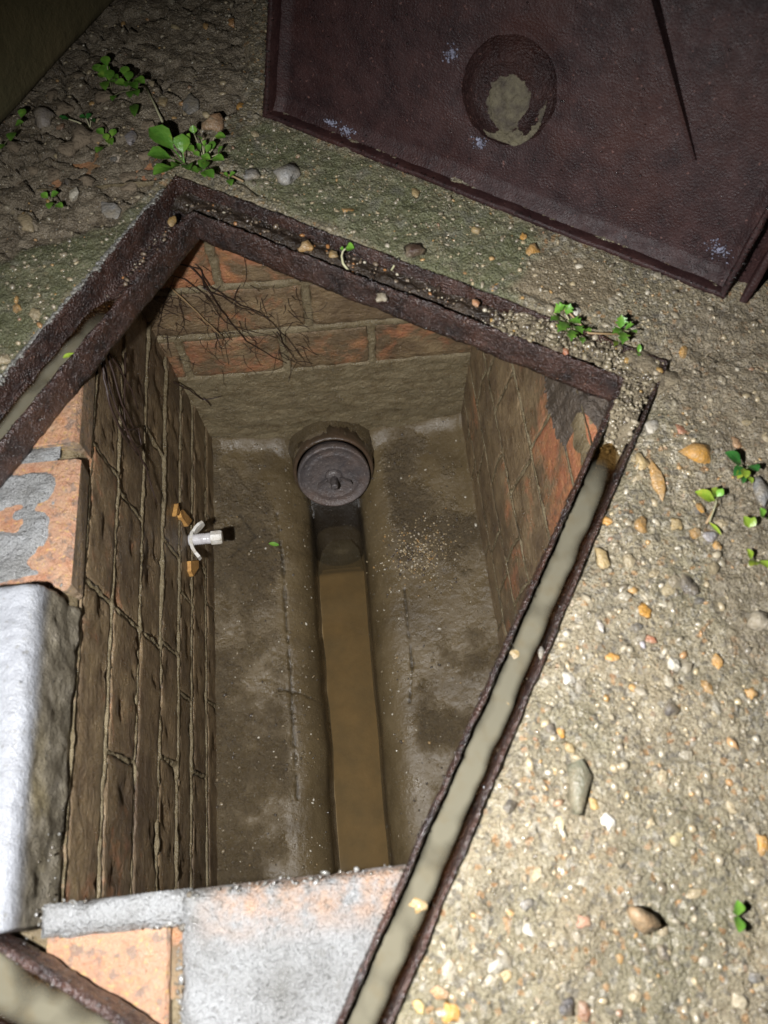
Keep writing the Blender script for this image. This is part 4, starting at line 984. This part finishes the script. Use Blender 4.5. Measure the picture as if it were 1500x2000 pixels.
def bar(name, pts, wid, z0, z1, nrm, seed, amp=0.0009):
    (x0, y0), (x1, y1) = pts; L = math.hypot(x1 - x0, y1 - y0); n = int(L / 0.004); nx, ny = nrm
    prof = [(0, z0), (0, z1 - 0.001), (0.0012, z1), (wid - 0.0012, z1), (wid, z1 - 0.001), (wid, z0)]; P = np.zeros((len(prof), n + 1, 3))
    for j in range(n + 1):
        t = j / n
        for a, (w_, z) in enumerate(prof): P[a, j] = (x0 + (x1 - x0) * t + nx * w_, y0 + (y1 - y0) * t + ny * w_, z)
    A = np.repeat(np.arange(len(prof))[:, None] * 0.004, n + 1, 1); T = np.repeat((np.arange(n + 1) * 0.004)[None], len(prof), 0)
    for c in range(3): P[..., c] += amp * fbm(T, A, 80, 3, seed + c)
    b = grid_mesh(name, P); return link(name, b, M['lid'], lid)
bar('rim', ((0, 0), (LW, 0)), 0.005, -RD - 0.005, 0.0, (0, 1), 1)
bar('rim', ((0, 0.004), (0, LH)), 0.005, -RD - 0.005, 0.0, (1, 0), 7)
bar('rim', ((LW - 0.005, 0.004), (LW - 0.005, LH)), 0.005, -RD - 0.005, 0.0, (1, 0), 13)
bar('rim', ((0, LH - 0.005), (LW, LH - 0.005)), 0.005, -RD - 0.005, 0.0, (0, 1), 19)
bar('flange', ((LW + 0.012, 0.002), (LW + 0.012, LH)), 0.006, -RD - 0.006, -0.004, (1, 0), 25)
bar('back_plate', ((0.002, 0.002), (0.002, LH - 0.002)), LW + 0.014, -RD - 0.012, -RD - 0.006, (1, 0), 31, 0.0003)
Mb = Matrix.Translation(Vector((bcx, bcy, -RD)))
b = MB(); b.lathe([(0.042, -0.003), (0.0395, -0.0006), (0.037, 0.0010), (0.034, 0.0028), (0.030, 0.0050), (0.027, 0.0065), (0.023, 0.0067), (0.021, 0.0058), (0.0, 0.0054)], Mb, 44, 0.022); boss = b.build('boss', M['boss'], lid, smooth=True)
cx, cy = on_lid(985, 212, -RD + 0.016)
RC = 0.029; gx_ = np.linspace(-1, 1, 70); GX, GY = np.meshgrid(gx_, gx_, indexing='ij'); GR = np.hypot(GX, GY * 0.9)
GZ = -RD + 0.0082 + 0.0030 * fbm(GX * RC, GY * RC, 70, 5, 12, 0.7) - 0.0052 * sst(0.35, 1.0, GR)
link('clay_plug', grid_mesh('clay_plug', np.stack([cx + GX * RC, cy + GY * RC, GZ], -1), (GR < 1.0)[:-1, :-1]), M['core'], boss)
# tapering stiffening rib, its shadow falling to the right
(xa, ya), (xb, yb) = on_lid(1357, 312, -RD), on_lid(1270, -60, -RD)
dx, dy = xb - xa, yb - ya; L = math.hypot(dx, dy); dx /= L; dy /= L; V = []
NS = 14
for k in range(NS + 1):
    t = k / NS; h = 0.003 + 0.030 * t; x = xa + dx * L * 1.5 * t; y = ya + dy * L * 1.5 * t
    V += [(x - dy * -0.0018, y + dx * -0.0018, -RD - 0.002), (x - dy * -0.0012, y + dx * -0.0012, -RD + h), (x - dy * 0.0012, y + dx * 0.0012, -RD + h), (x - dy * 0.0018, y + dx * 0.0018, -RD - 0.002)]
Fc = [(0, 1, 2, 3), (NS * 4, NS * 4 + 3, NS * 4 + 2, NS * 4 + 1)] + [(k * 4 + a, k * 4 + a + 1, k * 4 + a + 5, k * 4 + a + 4) for k in range(NS) for a in range(3)]
b = MB(); b.add(V, Fc); b.build('rib', M['lid'], lid)
# clusters of tiny pale blue-grey flecks on the plate
def fleck(x, y, rx, ry, seed):
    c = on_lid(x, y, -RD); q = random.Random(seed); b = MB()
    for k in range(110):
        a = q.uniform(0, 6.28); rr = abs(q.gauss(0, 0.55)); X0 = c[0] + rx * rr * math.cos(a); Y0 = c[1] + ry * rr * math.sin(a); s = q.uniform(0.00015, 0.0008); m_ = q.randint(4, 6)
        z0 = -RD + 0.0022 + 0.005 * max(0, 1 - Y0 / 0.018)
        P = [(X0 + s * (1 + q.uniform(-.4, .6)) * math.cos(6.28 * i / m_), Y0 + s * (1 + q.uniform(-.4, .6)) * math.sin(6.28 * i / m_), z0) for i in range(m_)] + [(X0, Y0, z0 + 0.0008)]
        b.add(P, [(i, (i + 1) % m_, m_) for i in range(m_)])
    o = b.build('pale_fleck', M['fleck'], lid, fixn=False); o['kind'] = 'stuff'
fleck(885, 103, 0.006, 0.009, 1); fleck(940, 277, 0.008, 0.006, 2); fleck(682, 255, 0.011, 0.006, 3); fleck(1405, 485, 0.012, 0.007, 4); fleck(650, 238, 0.008, 0.003, 5)

# ------------------------------------------------------------------ weathered timber board at the far left
A = px(262, -40); B = px(-60, 305)
d = (B - A); d /= np.linalg.norm(d); nrm = np.array([-d[1], d[0], 0.0])
if nrm[0] < 0: nrm = -nrm
tb = empty('timber_board', tuple(A + np.array([0, 0, 0.004])))
tag(tb, 'smooth olive-brown timber board standing on edge along the soil', 'board')
Lb = float(np.linalg.norm(B - A)) + 0.5; xs = np.linspace(-0.4, Lb, 200); pr = [(0.0, 0.0), (0.002, -0.001), (0.004, 0.0), (0.005, 0.006)] + [(0.005 + 0.0, 0.006 + 0.014 * k) for k in range(1, 20)] + [(0.0, 0.30), (-0.03, 0.30), (-0.035, 0.29), (-0.035, 0.0)]
P = np.zeros((len(pr), len(xs), 3))
for a, (o_, z) in enumerate(pr):
    wv = 0.0012 * fbm(xs, np.full(len(xs), z), 8, 3, 5) + 0.0008 * fbm(xs * 0.3, np.full(len(xs), z), 90, 3, 9)
    for j, x in enumerate(xs):
        p = d * x + nrm * (o_ + wv[j]); P[a, j] = (p[0], p[1], z)
link('plank', grid_mesh('plank', P), M['timber'], tb)

# ------------------------------------------------------------------ stones
def stone_child(x, y, rx, ry, rz, rot, col, sub=True, z=None, emb=0.42, k=None):
    me = (RK if sub else RKs)[R.randrange(9) if k is None else k]
    o = bpy.data.objects.new('stone', me); COL.objects.link(o); o.parent = ground
    o.location = (x, y, gz(x, y) + rz * (1 - 2 * emb) if z is None else z); o.scale = (rx, ry, rz); o.rotation_euler = (R.uniform(-.2, .2), R.uniform(-.2, .2), rot)
    o.color = (*col, 1); return o
OCH, TAN, WHT, DRK, GRY, RED = (0.52, 0.25, 0.035), (0.42, 0.30, 0.13), (0.66, 0.63, 0.56), (0.05, 0.048, 0.052), (0.17, 0.175, 0.18), (0.38, 0.12, 0.06)
hand = [(1365, 885, 34, 26, OCH, 0.3), (1285, 940, 12, 34, OCH, 0.1), (1252, 903, 13, 18, TAN, 0.4), (1340, 1140, 17, 24, DRK, 0.2), (1250, 1027, 17, 16, OCH, 0.2), (1190, 1015, 10, 8, OCH, 0), (1320, 1025, 14, 12, TAN, 0),
        (1175, 1095, 14, 24, TAN, 0.1), (1255, 1195, 17, 14, OCH, -0.6), (1275, 830, 17, 13, WHT, 0), (1330, 840, 11, 13, RED, 0.3), (1382, 1050, 17, 10, (0.40, 0.40, 0.46), -0.3), (1400, 1065, 9, 9, OCH, 0), (1440, 865, 11, 13, (0.45, 0.22, 0.10), 0), (1485, 960, 16, 26, GRY, 0.3),
        (1110, 1325, 14, 13, WHT, 0.2), (1310, 1385, 15, 13, DRK, 0.1), (1402, 1293, 10, 14, OCH, 0.0), (1466, 1355, 12, 11, OCH, 0.4), (1096, 1430, 9, 12, OCH, 0.0), (1112, 1460, 11, 10, TAN, 0), (1074, 1422, 12, 17, DRK, 0.4), (1160, 1572, 10, 15, (0.55, 0.36, 0.12), 0.2),
        (1093, 1605, 14, 13, (0.58, 0.50, 0.30), 0.5), (1190, 1605, 14, 16, WHT, 0), (1320, 1640, 16, 14, (0.6, 0.5, 0.24), 0), (1490, 1650, 14, 22, OCH, 0.1), (1105, 1968, 19, 18, DRK, 0.2), (882, 1978, 20, 22, OCH, 0), (820, 1968, 12, 18, (0.55, 0.4, 0.14), 0.3), (997, 1783, 13, 9, OCH, -0.5), (1027, 1765, 14, 12, GRY, 0), (1033, 1814, 14, 14, WHT, 0), (1298, 1862, 15, 20, DRK, 0.1), (1212, 1872, 8, 14, OCH, 0), (1140, 1800, 16, 13, (0.5, 0.24, 0.16), 0), (990, 1903, 13, 15, TAN, 0), (1445, 1955, 14, 19, (0.6, 0.52, 0.36), 0.4),
        (1060, 1275, 7, 18, GRY, 0.1), (1267, 1250, 15, 9, RED, -0.2), (1252, 1253, 6, 13, (0.45, 0.44, 0.5), 0), (1197, 1286, 14, 8, OCH, 0), (1172, 1226, 7, 15, (0.6, 0.57, 0.55), 0.1), (1040, 490, 14, 10, OCH, 0.2), (1023, 465, 7, 6, OCH, 0), (680, 412, 14, 5, OCH, 0.1), (812, 378, 10, 12, TAN, 0), (930, 450, 12, 8, TAN, 0), (420, 245, 20, 14, (0.38, 0.22, 0.12), -0.3), (468, 200, 10, 8, OCH, 0), (318, 195, 12, 12, TAN, 0), (50, 430, 16, 22, (0.42, 0.33, 0.2), 0.4), (255, 268, 11, 13, (0.40, 0.38, 0.42), 0.2), (85, 225, 22, 20, (0.33, 0.29, 0.26), 0), (225, 298, 14, 9, (0.5, 0.42, 0.33), -0.4), (375, 200, 17, 15, GRY, 0), (312, 168, 9, 9, (0.45, 0.45, 0.47), 0), (155, 305, 10, 9, DRK, 0), (130, 350, 8, 7, DRK, 0), (1125, 608, 9, 8, WHT, 0), (930, 590, 10, 8, (0.5, 0.2, 0.08), 0), (1105, 685, 8, 8, RED, 0)]
for (x, y, a, b_, c, r) in hand:
    p = px(x, y); sx = a * 1.08 * np.linalg.norm(px(x + 1, y) - p); sy = b_ * 1.08 * np.linalg.norm(px(x, y + 1) - p)
    stone_child(p[0], p[1], sx, sy, min(sx, sy) * 0.55, r, c)
def on_paving(x, y, m=0.004):
    fx, fy = flocal(x, y)
    return not (FO[0] - m < fx < FO[1] + m and FO[2] - m < fy < FO[3] + m)
def lid_behind(x, y):
    rel = np.array([x, y]) - BL[:2]; return (rel @ np.array([-e1[1], e1[0]])) > -0.002 and -0.01 < rel @ e1[:2] < LW + 0.03
q = random.Random(91); cand = []
while len(cand) < 7500:
    x = q.uniform(-0.46, 0.46); y = q.uniform(-0.13, 0.9)
    if not on_paving(x, y) or lid_behind(x, y): continue
    s = gsoil(x, y); rr = 0.0008 + q.expovariate(1 / 0.0009)
    if rr > 0.0065: continue
    if y > 0.45 and x < 0.2 and s < 0.5: rr *= 0.8
    if s > 0.5 and q.random() < 0.6: continue
    cand.append((rr * (1.0 if s < 0.5 else 1.1), x, y, s))
cand.sort(reverse=True)
nb = 300 - len(hand)
for (rr, x, y, s) in cand[:nb]:
    c = q.choices(PC, PW)[0]; fq = q.uniform(0.7, 1.05); o = stone_child(x, y, rr * q.uniform(0.9, 1.3), rr * q.uniform(0.7, 1.0), rr * 0.6, q.uniform(0, 6.28), tuple(v * fq for v in c), sub=False)
o = grains('small_stones', [(x, y, gz(x, y) - rr * 0.12, rr, tuple(v * 0.45 + w_ * 0.55 * (0.75 + 0.5 * ((x * 9137.1) % 1)) for v, w_ in zip(q.choices(PC, PW)[0], (0.27, 0.22, 0.14)))) for (rr, x, y, s) in cand[nb:]], M['grit'], ground, 33)
# loose stones that lie on top
def loose(x, y, a, b_, h, col, rot, label, k, sub=RK):
    p = px(x, y); sx = a * np.linalg.norm(px(x + 1, y) - p); sy = b_ * np.linalg.norm(px(x, y + 1) - p)
    o = bpy.data.objects.new('loose_stone', sub[k]); COL.objects.link(o); o.scale = (sx, sy, h); o.location = (p[0], p[1], gz(p[0], p[1]) + h * 0.62); o.rotation_euler = (0, 0, rot); o.color = (*col, 1)
    tag(o, label, 'stone', 'loose stones'); return o
loose(1243, 1792, 40, 24, 0.011, (0.40, 0.25, 0.13), -0.75, 'tan loose stone casting a shadow, low on the concrete near the round black pebble', 2)
loose(1130, 1530, 27, 70, 0.006, (0.13, 0.14, 0.10), -0.28, 'long grey-green flint lying in the concrete right of the frame', 8)
loose(560, 345, 27, 17, 0.007, (0.36, 0.355, 0.34), 0.2, 'pale grey lump of mortar on the mossy concrete beside the frame', 5)
loose(492, 345, 18, 11, 0.005, (0.22, 0.225, 0.23), 0.1, 'shiny grey pebble beside the pale mortar lump', 6)
loose(218, 405, 18, 20, 0.003, (0.33, 0.33, 0.33), 0.7, 'whitish lime lump on the concrete left of the frame corner', 3)
loose(1480, 1215, 30, 22, 0.006, (0.36, 0.32, 0.25), 0.3, 'flat grey clod among the seedlings at the right edge', 7)
loose(808, 495, 24, 13, 0.006, (0.055, 0.030, 0.022), 0.3, 'dark brown rust flake stuck to the far rim of the frame', 1)
for k, (x, y, a, b_, col, lb) in enumerate([(598, 482, 16, 9, (0.35, 0.19, 0.05), 'wet amber pebble in the far gutter, larger of the pair'), (650, 497, 11, 9, (0.40, 0.24, 0.08), 'small amber pebble in the far gutter beside the curled sprout'), (335, 432, 9, 11, (0.45, 0.26, 0.07), 'amber pebble in the gutter at the far left corner of the frame'),
        (820, 1768, 22, 15, (0.45, 0.28, 0.09), 'tan pebble breaking the water of the right gutter near the camera'), (993, 1374, 10, 12, (0.42, 0.27, 0.10), 'small round tan pebble in the water of the right gutter'), (1007, 1275, 16, 14, (0.36, 0.25, 0.10), 'flat tan pebble under the right gutter water'), (745, 580, 13, 10, (0.33, 0.29, 0.22), 'grey pebble on the inner lip of the frame')]):
    zz_ = -0.007 if y < 600 else -0.014
    p = px(x, y, zz_); s = np.linalg.norm(px(x + 1, y, zz_) - p); s2 = np.linalg.norm(px(x, y + 1, zz_) - p)
    o = bpy.data.objects.new('gutter_pebble', RK[k]); COL.objects.link(o); o.scale = (a * s, b_ * s2, a * s * 0.6); o.location = (p[0], p[1], zz_ - 0.0005); o.color = (*col, 1); tag(o, lb, 'pebble', 'pebbles in the frame gutter')
# soil clods at the top left
q = random.Random(17); n = 0
for (x, y, a, b_, rr) in [(160, 265, 46, 30, 0.5), (190, 262, 30, 34, -0.6), (130, 290, 38, 22, 0.2), (100, 330, 34, 22, 0.0), (60, 320, 24, 20, 0.4), (240, 330, 36, 20, 0.1), (250, 355, 30, 18, -0.2), (30, 340, 30, 22, 0.2), (170, 350, 28, 18, 0.0), (120, 200, 34, 20, 0.5), (200, 190, 36, 18, 0.3), (280, 300, 26, 14, 0.1), (290, 240, 26, 15, 0.3), (30, 290, 30, 18, 0.0), (95, 170, 18, 14, 0.2), (150, 140, 22, 14, 0.6)]:
    p = px(x, y); sx = a * 0.6 * np.linalg.norm(px(x + 1, y) - p); sy = b_ * 0.6 * np.linalg.norm(px(x, y + 1) - p)
    me = RK[n % 9].copy(); me.materials.clear(); me.materials.append(M['clod'])
    o = bpy.data.objects.new('clod', me); COL.objects.link(o); o.parent = ground; o.location = (p[0], p[1], gz(p[0], p[1]) + 0.001); o.scale = (sx, sy, min(sx, sy) * 0.55); o.rotation_euler = (q.uniform(-.2, .2), q.uniform(-.2, .2), rr); n += 1

# ------------------------------------------------------------------ plants
def leaf(parent, base, tip, width, m, lobes=0, curl=0.15, spat=0.0, pet=0.25):
    base = np.array(base, float); tip = np.array(tip, float); ax = tip - base; L = np.linalg.norm(ax); t_ = ax / L
    side = np.cross(t_, [0, 0, 1.0])
    if np.linalg.norm(side) < 0.1: side = np.array([1.0, 0, 0])
    side /= np.linalg.norm(side); up = np.cross(side, t_)
    NL = 9 if lobes else 7; V = []; Fc = []
    for i in range(NL):
        f = i / (NL - 1); bl = max(0.0, (f - pet) / (1 - pet))
        wv = width * (0.07 + (math.sin(math.pi * min(1, bl) ** (0.75 + spat)) ** 0.75 if 0 < bl < 1 else 0.0))
        if lobes: wv *= 1 + 0.45 * math.cos(bl * math.pi * 2 * lobes)
        if i == NL - 1: wv = width * 0.1
        c = base + ax * f + up * (L * curl * math.sin(math.pi * f * 0.8))
        for sd in (-1, -0.5, 0, 0.5, 1): V.append(c + side * wv * 0.5 * sd + up * (abs(sd) * wv * 0.16))
    for i in range(NL - 1):
        for k in range(4): Fc.append((i * 5 + k, (i + 1) * 5 + k, (i + 1) * 5 + k + 1, i * 5 + k + 1))
    return link('leaf', mesh('leaf', [v for v in V], Fc), m, parent)
def plant(name, at, leaves, label, m='leaf', group=None, stem=True, z0=None, cat='plant'):
    p = px(*at); g = gz(p[0], p[1]) if z0 is None else z0; root = np.array([p[0], p[1], g])
    e = empty(name, tuple(root)); tag(e, label, cat, group)
    for lf in leaves:
        (bx, by, bz, tx, ty, tz, wpx) = lf[:7]; kw = lf[7] if len(lf) > 7 else {}
        kw = dict(kw); mm = M[kw.pop('m', m)]
        b0 = px(bx, by, bz + g) - root; t0 = px(tx, ty, tz + g) - root; s = np.linalg.norm(px(bx + 1, by, bz + g) - px(bx, by, bz + g))
        leaf(e, b0, t0, wpx * s, mm, **kw)
        if stem and np.linalg.norm(b0) > 0.004:
            b = MB(); mid = b0 * 0.5 + np.array([0, 0, 0.001]); b.tube([(0, 0, -0.001), mid, b0], [0.0006, 0.0005, 0.0004], 5, False); b.build('stem', M['stem'], e, smooth=True)
    return e
SPT = dict(spat=0.5, pet=0.35); RND = dict(pet=0.12, curl=0.08); LOB = dict(lobes=3, pet=0.2, curl=0.1)
plant('rosette_weed', (360, 322), [(360, 318, .004, 290, 255, .022, 42, SPT), (356, 320, .003, 287, 308, .016, 36, SPT), (360, 318, .004, 357, 262, .020, 32, SPT), (356, 325, .004, 336, 328, .012, 26, RND), (364, 322, .005, 370, 335, .014, 22, RND), (352, 330, .003, 300, 348, .014, 30, dict(spat=0.2, pet=0.3)), (368, 328, .003, 388, 340, .010, 16, RND)],
      'green rosette weed with broad spoon-shaped leaves at the far corner of the frame')
q = random.Random(5); lv = []
for (x, y, s) in [(378, 254, 15), (370, 270, 15), (388, 270, 15), (373, 293, 17), (388, 288, 14), (400, 281, 11), (407, 292, 16), (400, 308, 18), (395, 318, 16), (402, 322, 17), (385, 302, 12), (392, 333, 13), (407, 340, 22), (428, 268, 20), (424, 312, 22), (430, 295, 15), (415, 285, 14), (398, 340, 12)]:
    a = q.uniform(-0.9, 0.9) + math.atan2(y - 300, x - 395); lv.append((x - s * 0.45 * math.cos(a), y - s * 0.45 * math.sin(a), q.uniform(.008, .014), x + s * 0.65 * math.cos(a), y + s * 0.65 * math.sin(a), q.uniform(.010, .020), s * 0.95, RND))
plant('chickweed', (400, 318), lv, 'bushy little weed with many small oval leaves right of the rosette', 'leaf')
lv = [(446, 345, .006, 436, 340, .009, 12, RND), (448, 346, .006, 460, 338, .010, 13, RND), (448, 350, .006, 452, 364, .009, 14, RND)]
plant('seedling', (447, 347), lv, 'three-leaved seedling between the bushy weed and the pale mortar lump')
def round_clump(c, L, h): 
    q = random.Random(c[0]); out = []
    for (x, y, s) in L:
        a = math.atan2(y - c[1], x - c[0]) + q.uniform(-.5, .5); z = q.uniform(*h)
        out.append((x - s * 0.5 * math.cos(a), y - s * 0.5 * math.sin(a), z, x + s * 0.55 * math.cos(a), y + s * 0.55 * math.sin(a), z + 0.002, s * 1.0, RND))
    return out
plant('chickweed', (212, 155), round_clump((212, 152), [(207, 120, 18), (190, 135, 18), (205, 138, 20), (215, 148, 20), (225, 152, 14), (198, 148, 15), (206, 168, 18), (220, 160, 12)], (.012, .022)), 'cluster of round green leaves nearest the timber board', 'leaf')
plant('chickweed', (250, 165), round_clump((252, 162), [(245, 140, 18), (253, 150, 18), (237, 165, 22), (250, 165, 14), (262, 168, 18), (272, 160, 22), (255, 185, 15), (267, 182, 14), (222, 192, 12)], (.012, .022)), 'cluster of round green leaves beside the bare brown soil, upper right of the soil patch', 'leaf')
plant('seedling', (266, 205), [(264, 203, .003, 264, 231, .010, 17, RND)], 'single oval leaf standing alone on the soil below the two round-leaved clusters')
plant('seedling', (208, 275), round_clump((208, 272), [(196, 258, 16), (222, 260, 15), (208, 268, 13), (215, 277, 16), (195, 293, 16)], (.008, .014)), 'five-leaved seedling on pale cracked soil left of the rosette weed')
plant('seedling', (170, 235), round_clump((172, 232), [(162, 230, 13), (174, 228, 13), (182, 236, 9), (128, 233, 14), (121, 230, 10)], (.004, .008)), 'low small-leaved seedling in the middle of the crumbly soil', 'leafd')
plant('seedling', (35, 240), round_clump((35, 245), [(45, 222, 17), (38, 243, 17), (24, 267, 18), (3, 288, 16)], (.010, .018)), 'leafy seedling at the left edge against the timber board')
plant('seedling', (100, 390), round_clump((101, 390), [(87, 383, 15), (107, 381, 16), (98, 402, 14), (116, 403, 15)], (.007, .012)), 'four-leaved seedling on the concrete by the left edge, nearest the frame')
lv = []
for (x, y, s, a) in [(1092, 605, 26, -0.6), (1110, 605, 22, -1.2), (1100, 640, 28, 2.4), (1120, 630, 26, 0.3), (1128, 645, 22, 0.8), (1115, 655, 24, 1.6), (1145, 648, 18, 0.2), (1085, 625, 20, 2.9), (1135, 665, 16, 1.3)]:
    lv.append((x - s * .5 * math.cos(a), y - s * .5 * math.sin(a), .006, x + s * .6 * math.cos(a), y + s * .6 * math.sin(a), .014, s * 0.75, LOB))
plant('lobed_weed', (1115, 635), lv, 'bright green weed with lobed leaves rooted on the far right of the frame, larger plant', 'leaf')
lv = []
for (x, y, s, a) in [(1212, 630, 26, -1.5), (1228, 640, 20, -0.5), (1205, 648, 20, 2.6), (1215, 660, 26, 1.6), (1235, 650, 16, 0.3), (1203, 672, 14, 2.2)]:
    lv.append((x - s * .5 * math.cos(a), y - s * .5 * math.sin(a), .006, x + s * .6 * math.cos(a), y + s * .6 * math.sin(a), .014, s * 0.75, dict(LOB, m='leafy') if y > 665 else LOB))
plant('lobed_weed', (1216, 648), lv, 'smaller lobed green weed just right of the larger lobed one', 'leaf')
plant('seedling', (1248, 684), [(1248, 690, .003, 1248, 672, .006, 9, RND), (1248, 690, .003, 1246, 696, .006, 9, RND)], 'tiny green seedling at the far right corner of the frame')
plant('strawberry_weed', (1450, 925), [(1448, 908, .006, 1414, 885, .014, 27, RND), (1462, 910, .006, 1480, 922, .012, 24, RND), (1450, 912, .007, 1432, 930, .010, 20, RND), (1452, 915, .009, 1456, 935, .012, 18, dict(RND, m='leafy')), (1448, 918, .008, 1440, 936, .010, 14, dict(RND, m='leafy')), (1462, 930, .004, 1468, 945, .007, 11, dict(RND, m='leafy')), (1452, 930, .004, 1450, 945, .007, 11, RND)], 'dark green weed with glossy oval leaves near the right edge', 'leafd')
plant('yellowing_weed', (1400, 975), [(1396, 978, .004, 1356, 962, .008, 24, RND), (1398, 968, .004, 1388, 955, .009, 22, RND), (1400, 970, .004, 1412, 955, .007, 14, dict(RND, m='leaf')), (1385, 1020, .002, 1408, 1046, .003, 8, RND)], 'yellow-green weed left of the dark glossy one', 'leafy')
plant('seedling', (1462, 1030), [(1462, 1030, .004, 1452, 1008, .008, 18, RND), (1462, 1030, .004, 1474, 1010, .008, 16, RND)], 'pale heart-leaved seedling below the dark glossy weed', 'leafy')
plant('seedling', (1492, 1010), [(1490, 1010, .005, 1484, 992, .010, 16, RND), (1492, 1012, .005, 1500, 1015, .010, 18, RND)], 'green seedling cut off by the right edge beside the heart-leaved one', 'leaf')
plant('yellowing_weed', (1472, 1095), [(1468, 1092, .005, 1458, 1072, .010, 14, RND), (1470, 1095, .005, 1462, 1106, .009, 13, RND), (1474, 1095, .005, 1476, 1105, .010, 14, RND), (1484, 1095, .004, 1505, 1112, .010, 18, RND)], 'bright yellow-green weed lowest at the right edge, in a soil crack', 'leafy')
plant('seedling', (1440, 1790), [(1441, 1788, .006, 1438, 1757, .013, 24, RND), (1441, 1790, .006, 1442, 1822, .013, 22, RND)], 'two-leaved seedling standing alone on the concrete, lower right')
def sprout(pts, zs, label, tip):
    P = [px(x, y, z) for (x, y), z in zip(pts, zs)]; e = empty('sprout', tuple(P[0])); tag(e, label, 'plant')
    b = MB(); b.tube([p - P[0] for p in P], [0.0011, 0.0011, 0.0009, 0.0008, 0.0007][:len(P)], 6); b.build('stem', M['stem'], e, smooth=True)
    for (x0, y0, x1, y1, z, wd) in tip: leaf(e, px(x0, y0, z) - P[0], px(x1, y1, z + .001) - P[0], wd * 0.00045, M['leaf'], pet=0.1)
sprout([(682, 530), (670, 515), (667, 500), (670, 490), (675, 486)], [-.010, -.006, -.003, 0, .002], 'curled pale sprout with one small leaf, growing from the far gutter', [(675, 486, 692, 486, 0, 20), (672, 488, 664, 487, 0, 10)])
sprout([(765, 528), (770, 518), (768, 510), (774, 503)], [-.010, -.006, -.003, -.001], 'bare white curled sprout in the far gutter right of the leafy one', [])
for k, (pl, lb) in enumerate([([(283, 165), (300, 200), (318, 240)], 'thin pale dry stalk lying on the soil above the rosette weed'), ([(430, 335), (455, 342), (475, 352)], 'short brown twig beside the three-leaved seedling'), ([(1085, 598), (1110, 608), (1150, 650), (1210, 652)], 'thin brown runner between the two lobed weeds'), ([(1382, 1020), (1392, 1000), (1405, 982)], 'dark short twig under the yellow-green weed'), ([(150, 222), (163, 230), (175, 240)], 'pale broken stalk in the crumbly soil near the low seedling')]):
    P = [px(x, y, 0.004) for x, y in pl]; o_ = P[0]; b = MB(); b.tube([p - o_ for p in P], 0.0009, 5); o = b.build('twig', M['stem'] if k in (0, 4) else M['palerot'], None, smooth=True); o.location = (o_[0], o_[1], gz(o_[0], o_[1]) + 0.002); tag(o, lb, 'twig')
# scraps of green leaf
def scrap(x, y, z, L, a, wd, label, m):
    p = px(x, y, z); e = link('leaf_scrap', None); e.location = tuple(p); bpy.data.objects.remove(e)
    t = np.array([math.cos(a), math.sin(a), 0.1]) * L; NL = 6; V = []; Fc = []
    s = np.cross(t, [0, 0, 1.0]); s /= np.linalg.norm(s)
    for i in range(NL):
        f = i / (NL - 1); w_ = wd * (0.15 + math.sin(math.pi * f) ** 0.7)
        for sd in (-1, 0, 1): V.append(t * (f - 0.5) + s * w_ * 0.5 * sd + np.array([0, 0, 0.0006 * abs(sd) + 0.0008 * math.sin(f * 5)]))
    for i in range(NL - 1):
        for k in range(2): Fc.append((i * 3 + k, i * 3 + 3 + k, i * 3 + 4 + k, i * 3 + 1 + k))
    o = link('leaf_scrap', mesh('leaf_scrap', V, Fc), m); o.location = (p[0], p[1], z); tag(o, label, 'leaf')
scrap(535, 1063, -0.4525, 0.014, -0.2, 0.005, 'small green leaf scrap lying on the chamber floor', M['leaf'])
scrap(438, 928, -0.4520, 0.010, -0.3, 0.003, 'tiny green and tan leaf scrap on the chamber floor by the left wall', M['leaf'])
scrap(135, 695, -0.0155, 0.010, 0.4, 0.004, 'green leaf scrap floating in the left gutter water', M['leafy'])

# ------------------------------------------------------------------ tiny glossy drops added to make glints on iron, cement, walls and floor
def drops(name, objs, n, rr, seed, label, test=None, parent=None):
    q = random.Random(seed); pts = []
    bpy.context.view_layer.update()
    for o in objs:
        me = o.data; mw = o.matrix_world; k = len(me.vertices); c = 0; tries = 0
        while c < n // len(objs) and tries < n * 12:
            tries += 1; v = me.vertices[q.randrange(k)]; p = mw @ v.co
            if test and not test(p): continue
            r_ = rr[0] + min(rr[1] - rr[0], q.expovariate(3.0 / (rr[1] - rr[0]))); pts.append((p.x, p.y, p.z, r_, (1, 1, 1))); c += 1
    o = grains(name, pts, M['drop'], None, seed); tag(o, label, 'water drops'); return o
surround = [o for o in bpy.data.objects if o.parent == frame]
seen = lambda p: -0.42 < p.x < 0.3 and -0.1 < p.y < 0.62
drops('glint_drops', surround, 3400, (0.0004, 0.0015), 3, 'fine glossy drops added for glints on the rusty manhole frame', seen)
drops('glint_drops', [o for o in bpy.data.objects if o.parent == lid and o.name.startswith(('plate', 'rim'))], 2400, (0.0003, 0.0012), 5, 'fine glossy drops added for glints on the leaning manhole cover', lambda p: p.z < 0.16)
drops('glint_drops', [o for o in bpy.data.objects if o.parent == chamber and o.name.startswith(('cement_ledge', 'cement_smear', 'capped'))], 900, (0.0003, 0.0009), 7, 'fine glossy drops added for glints on the grey cement ledges', lambda p: p.z > -0.06)
drops('glint_drops', [o for o in bpy.data.objects if o.parent == chamber and o.name.startswith(('benching', 'wall'))], 3000, (0.0003, 0.0009), 9, 'fine glossy drops added for glints on the chamber walls and floor')
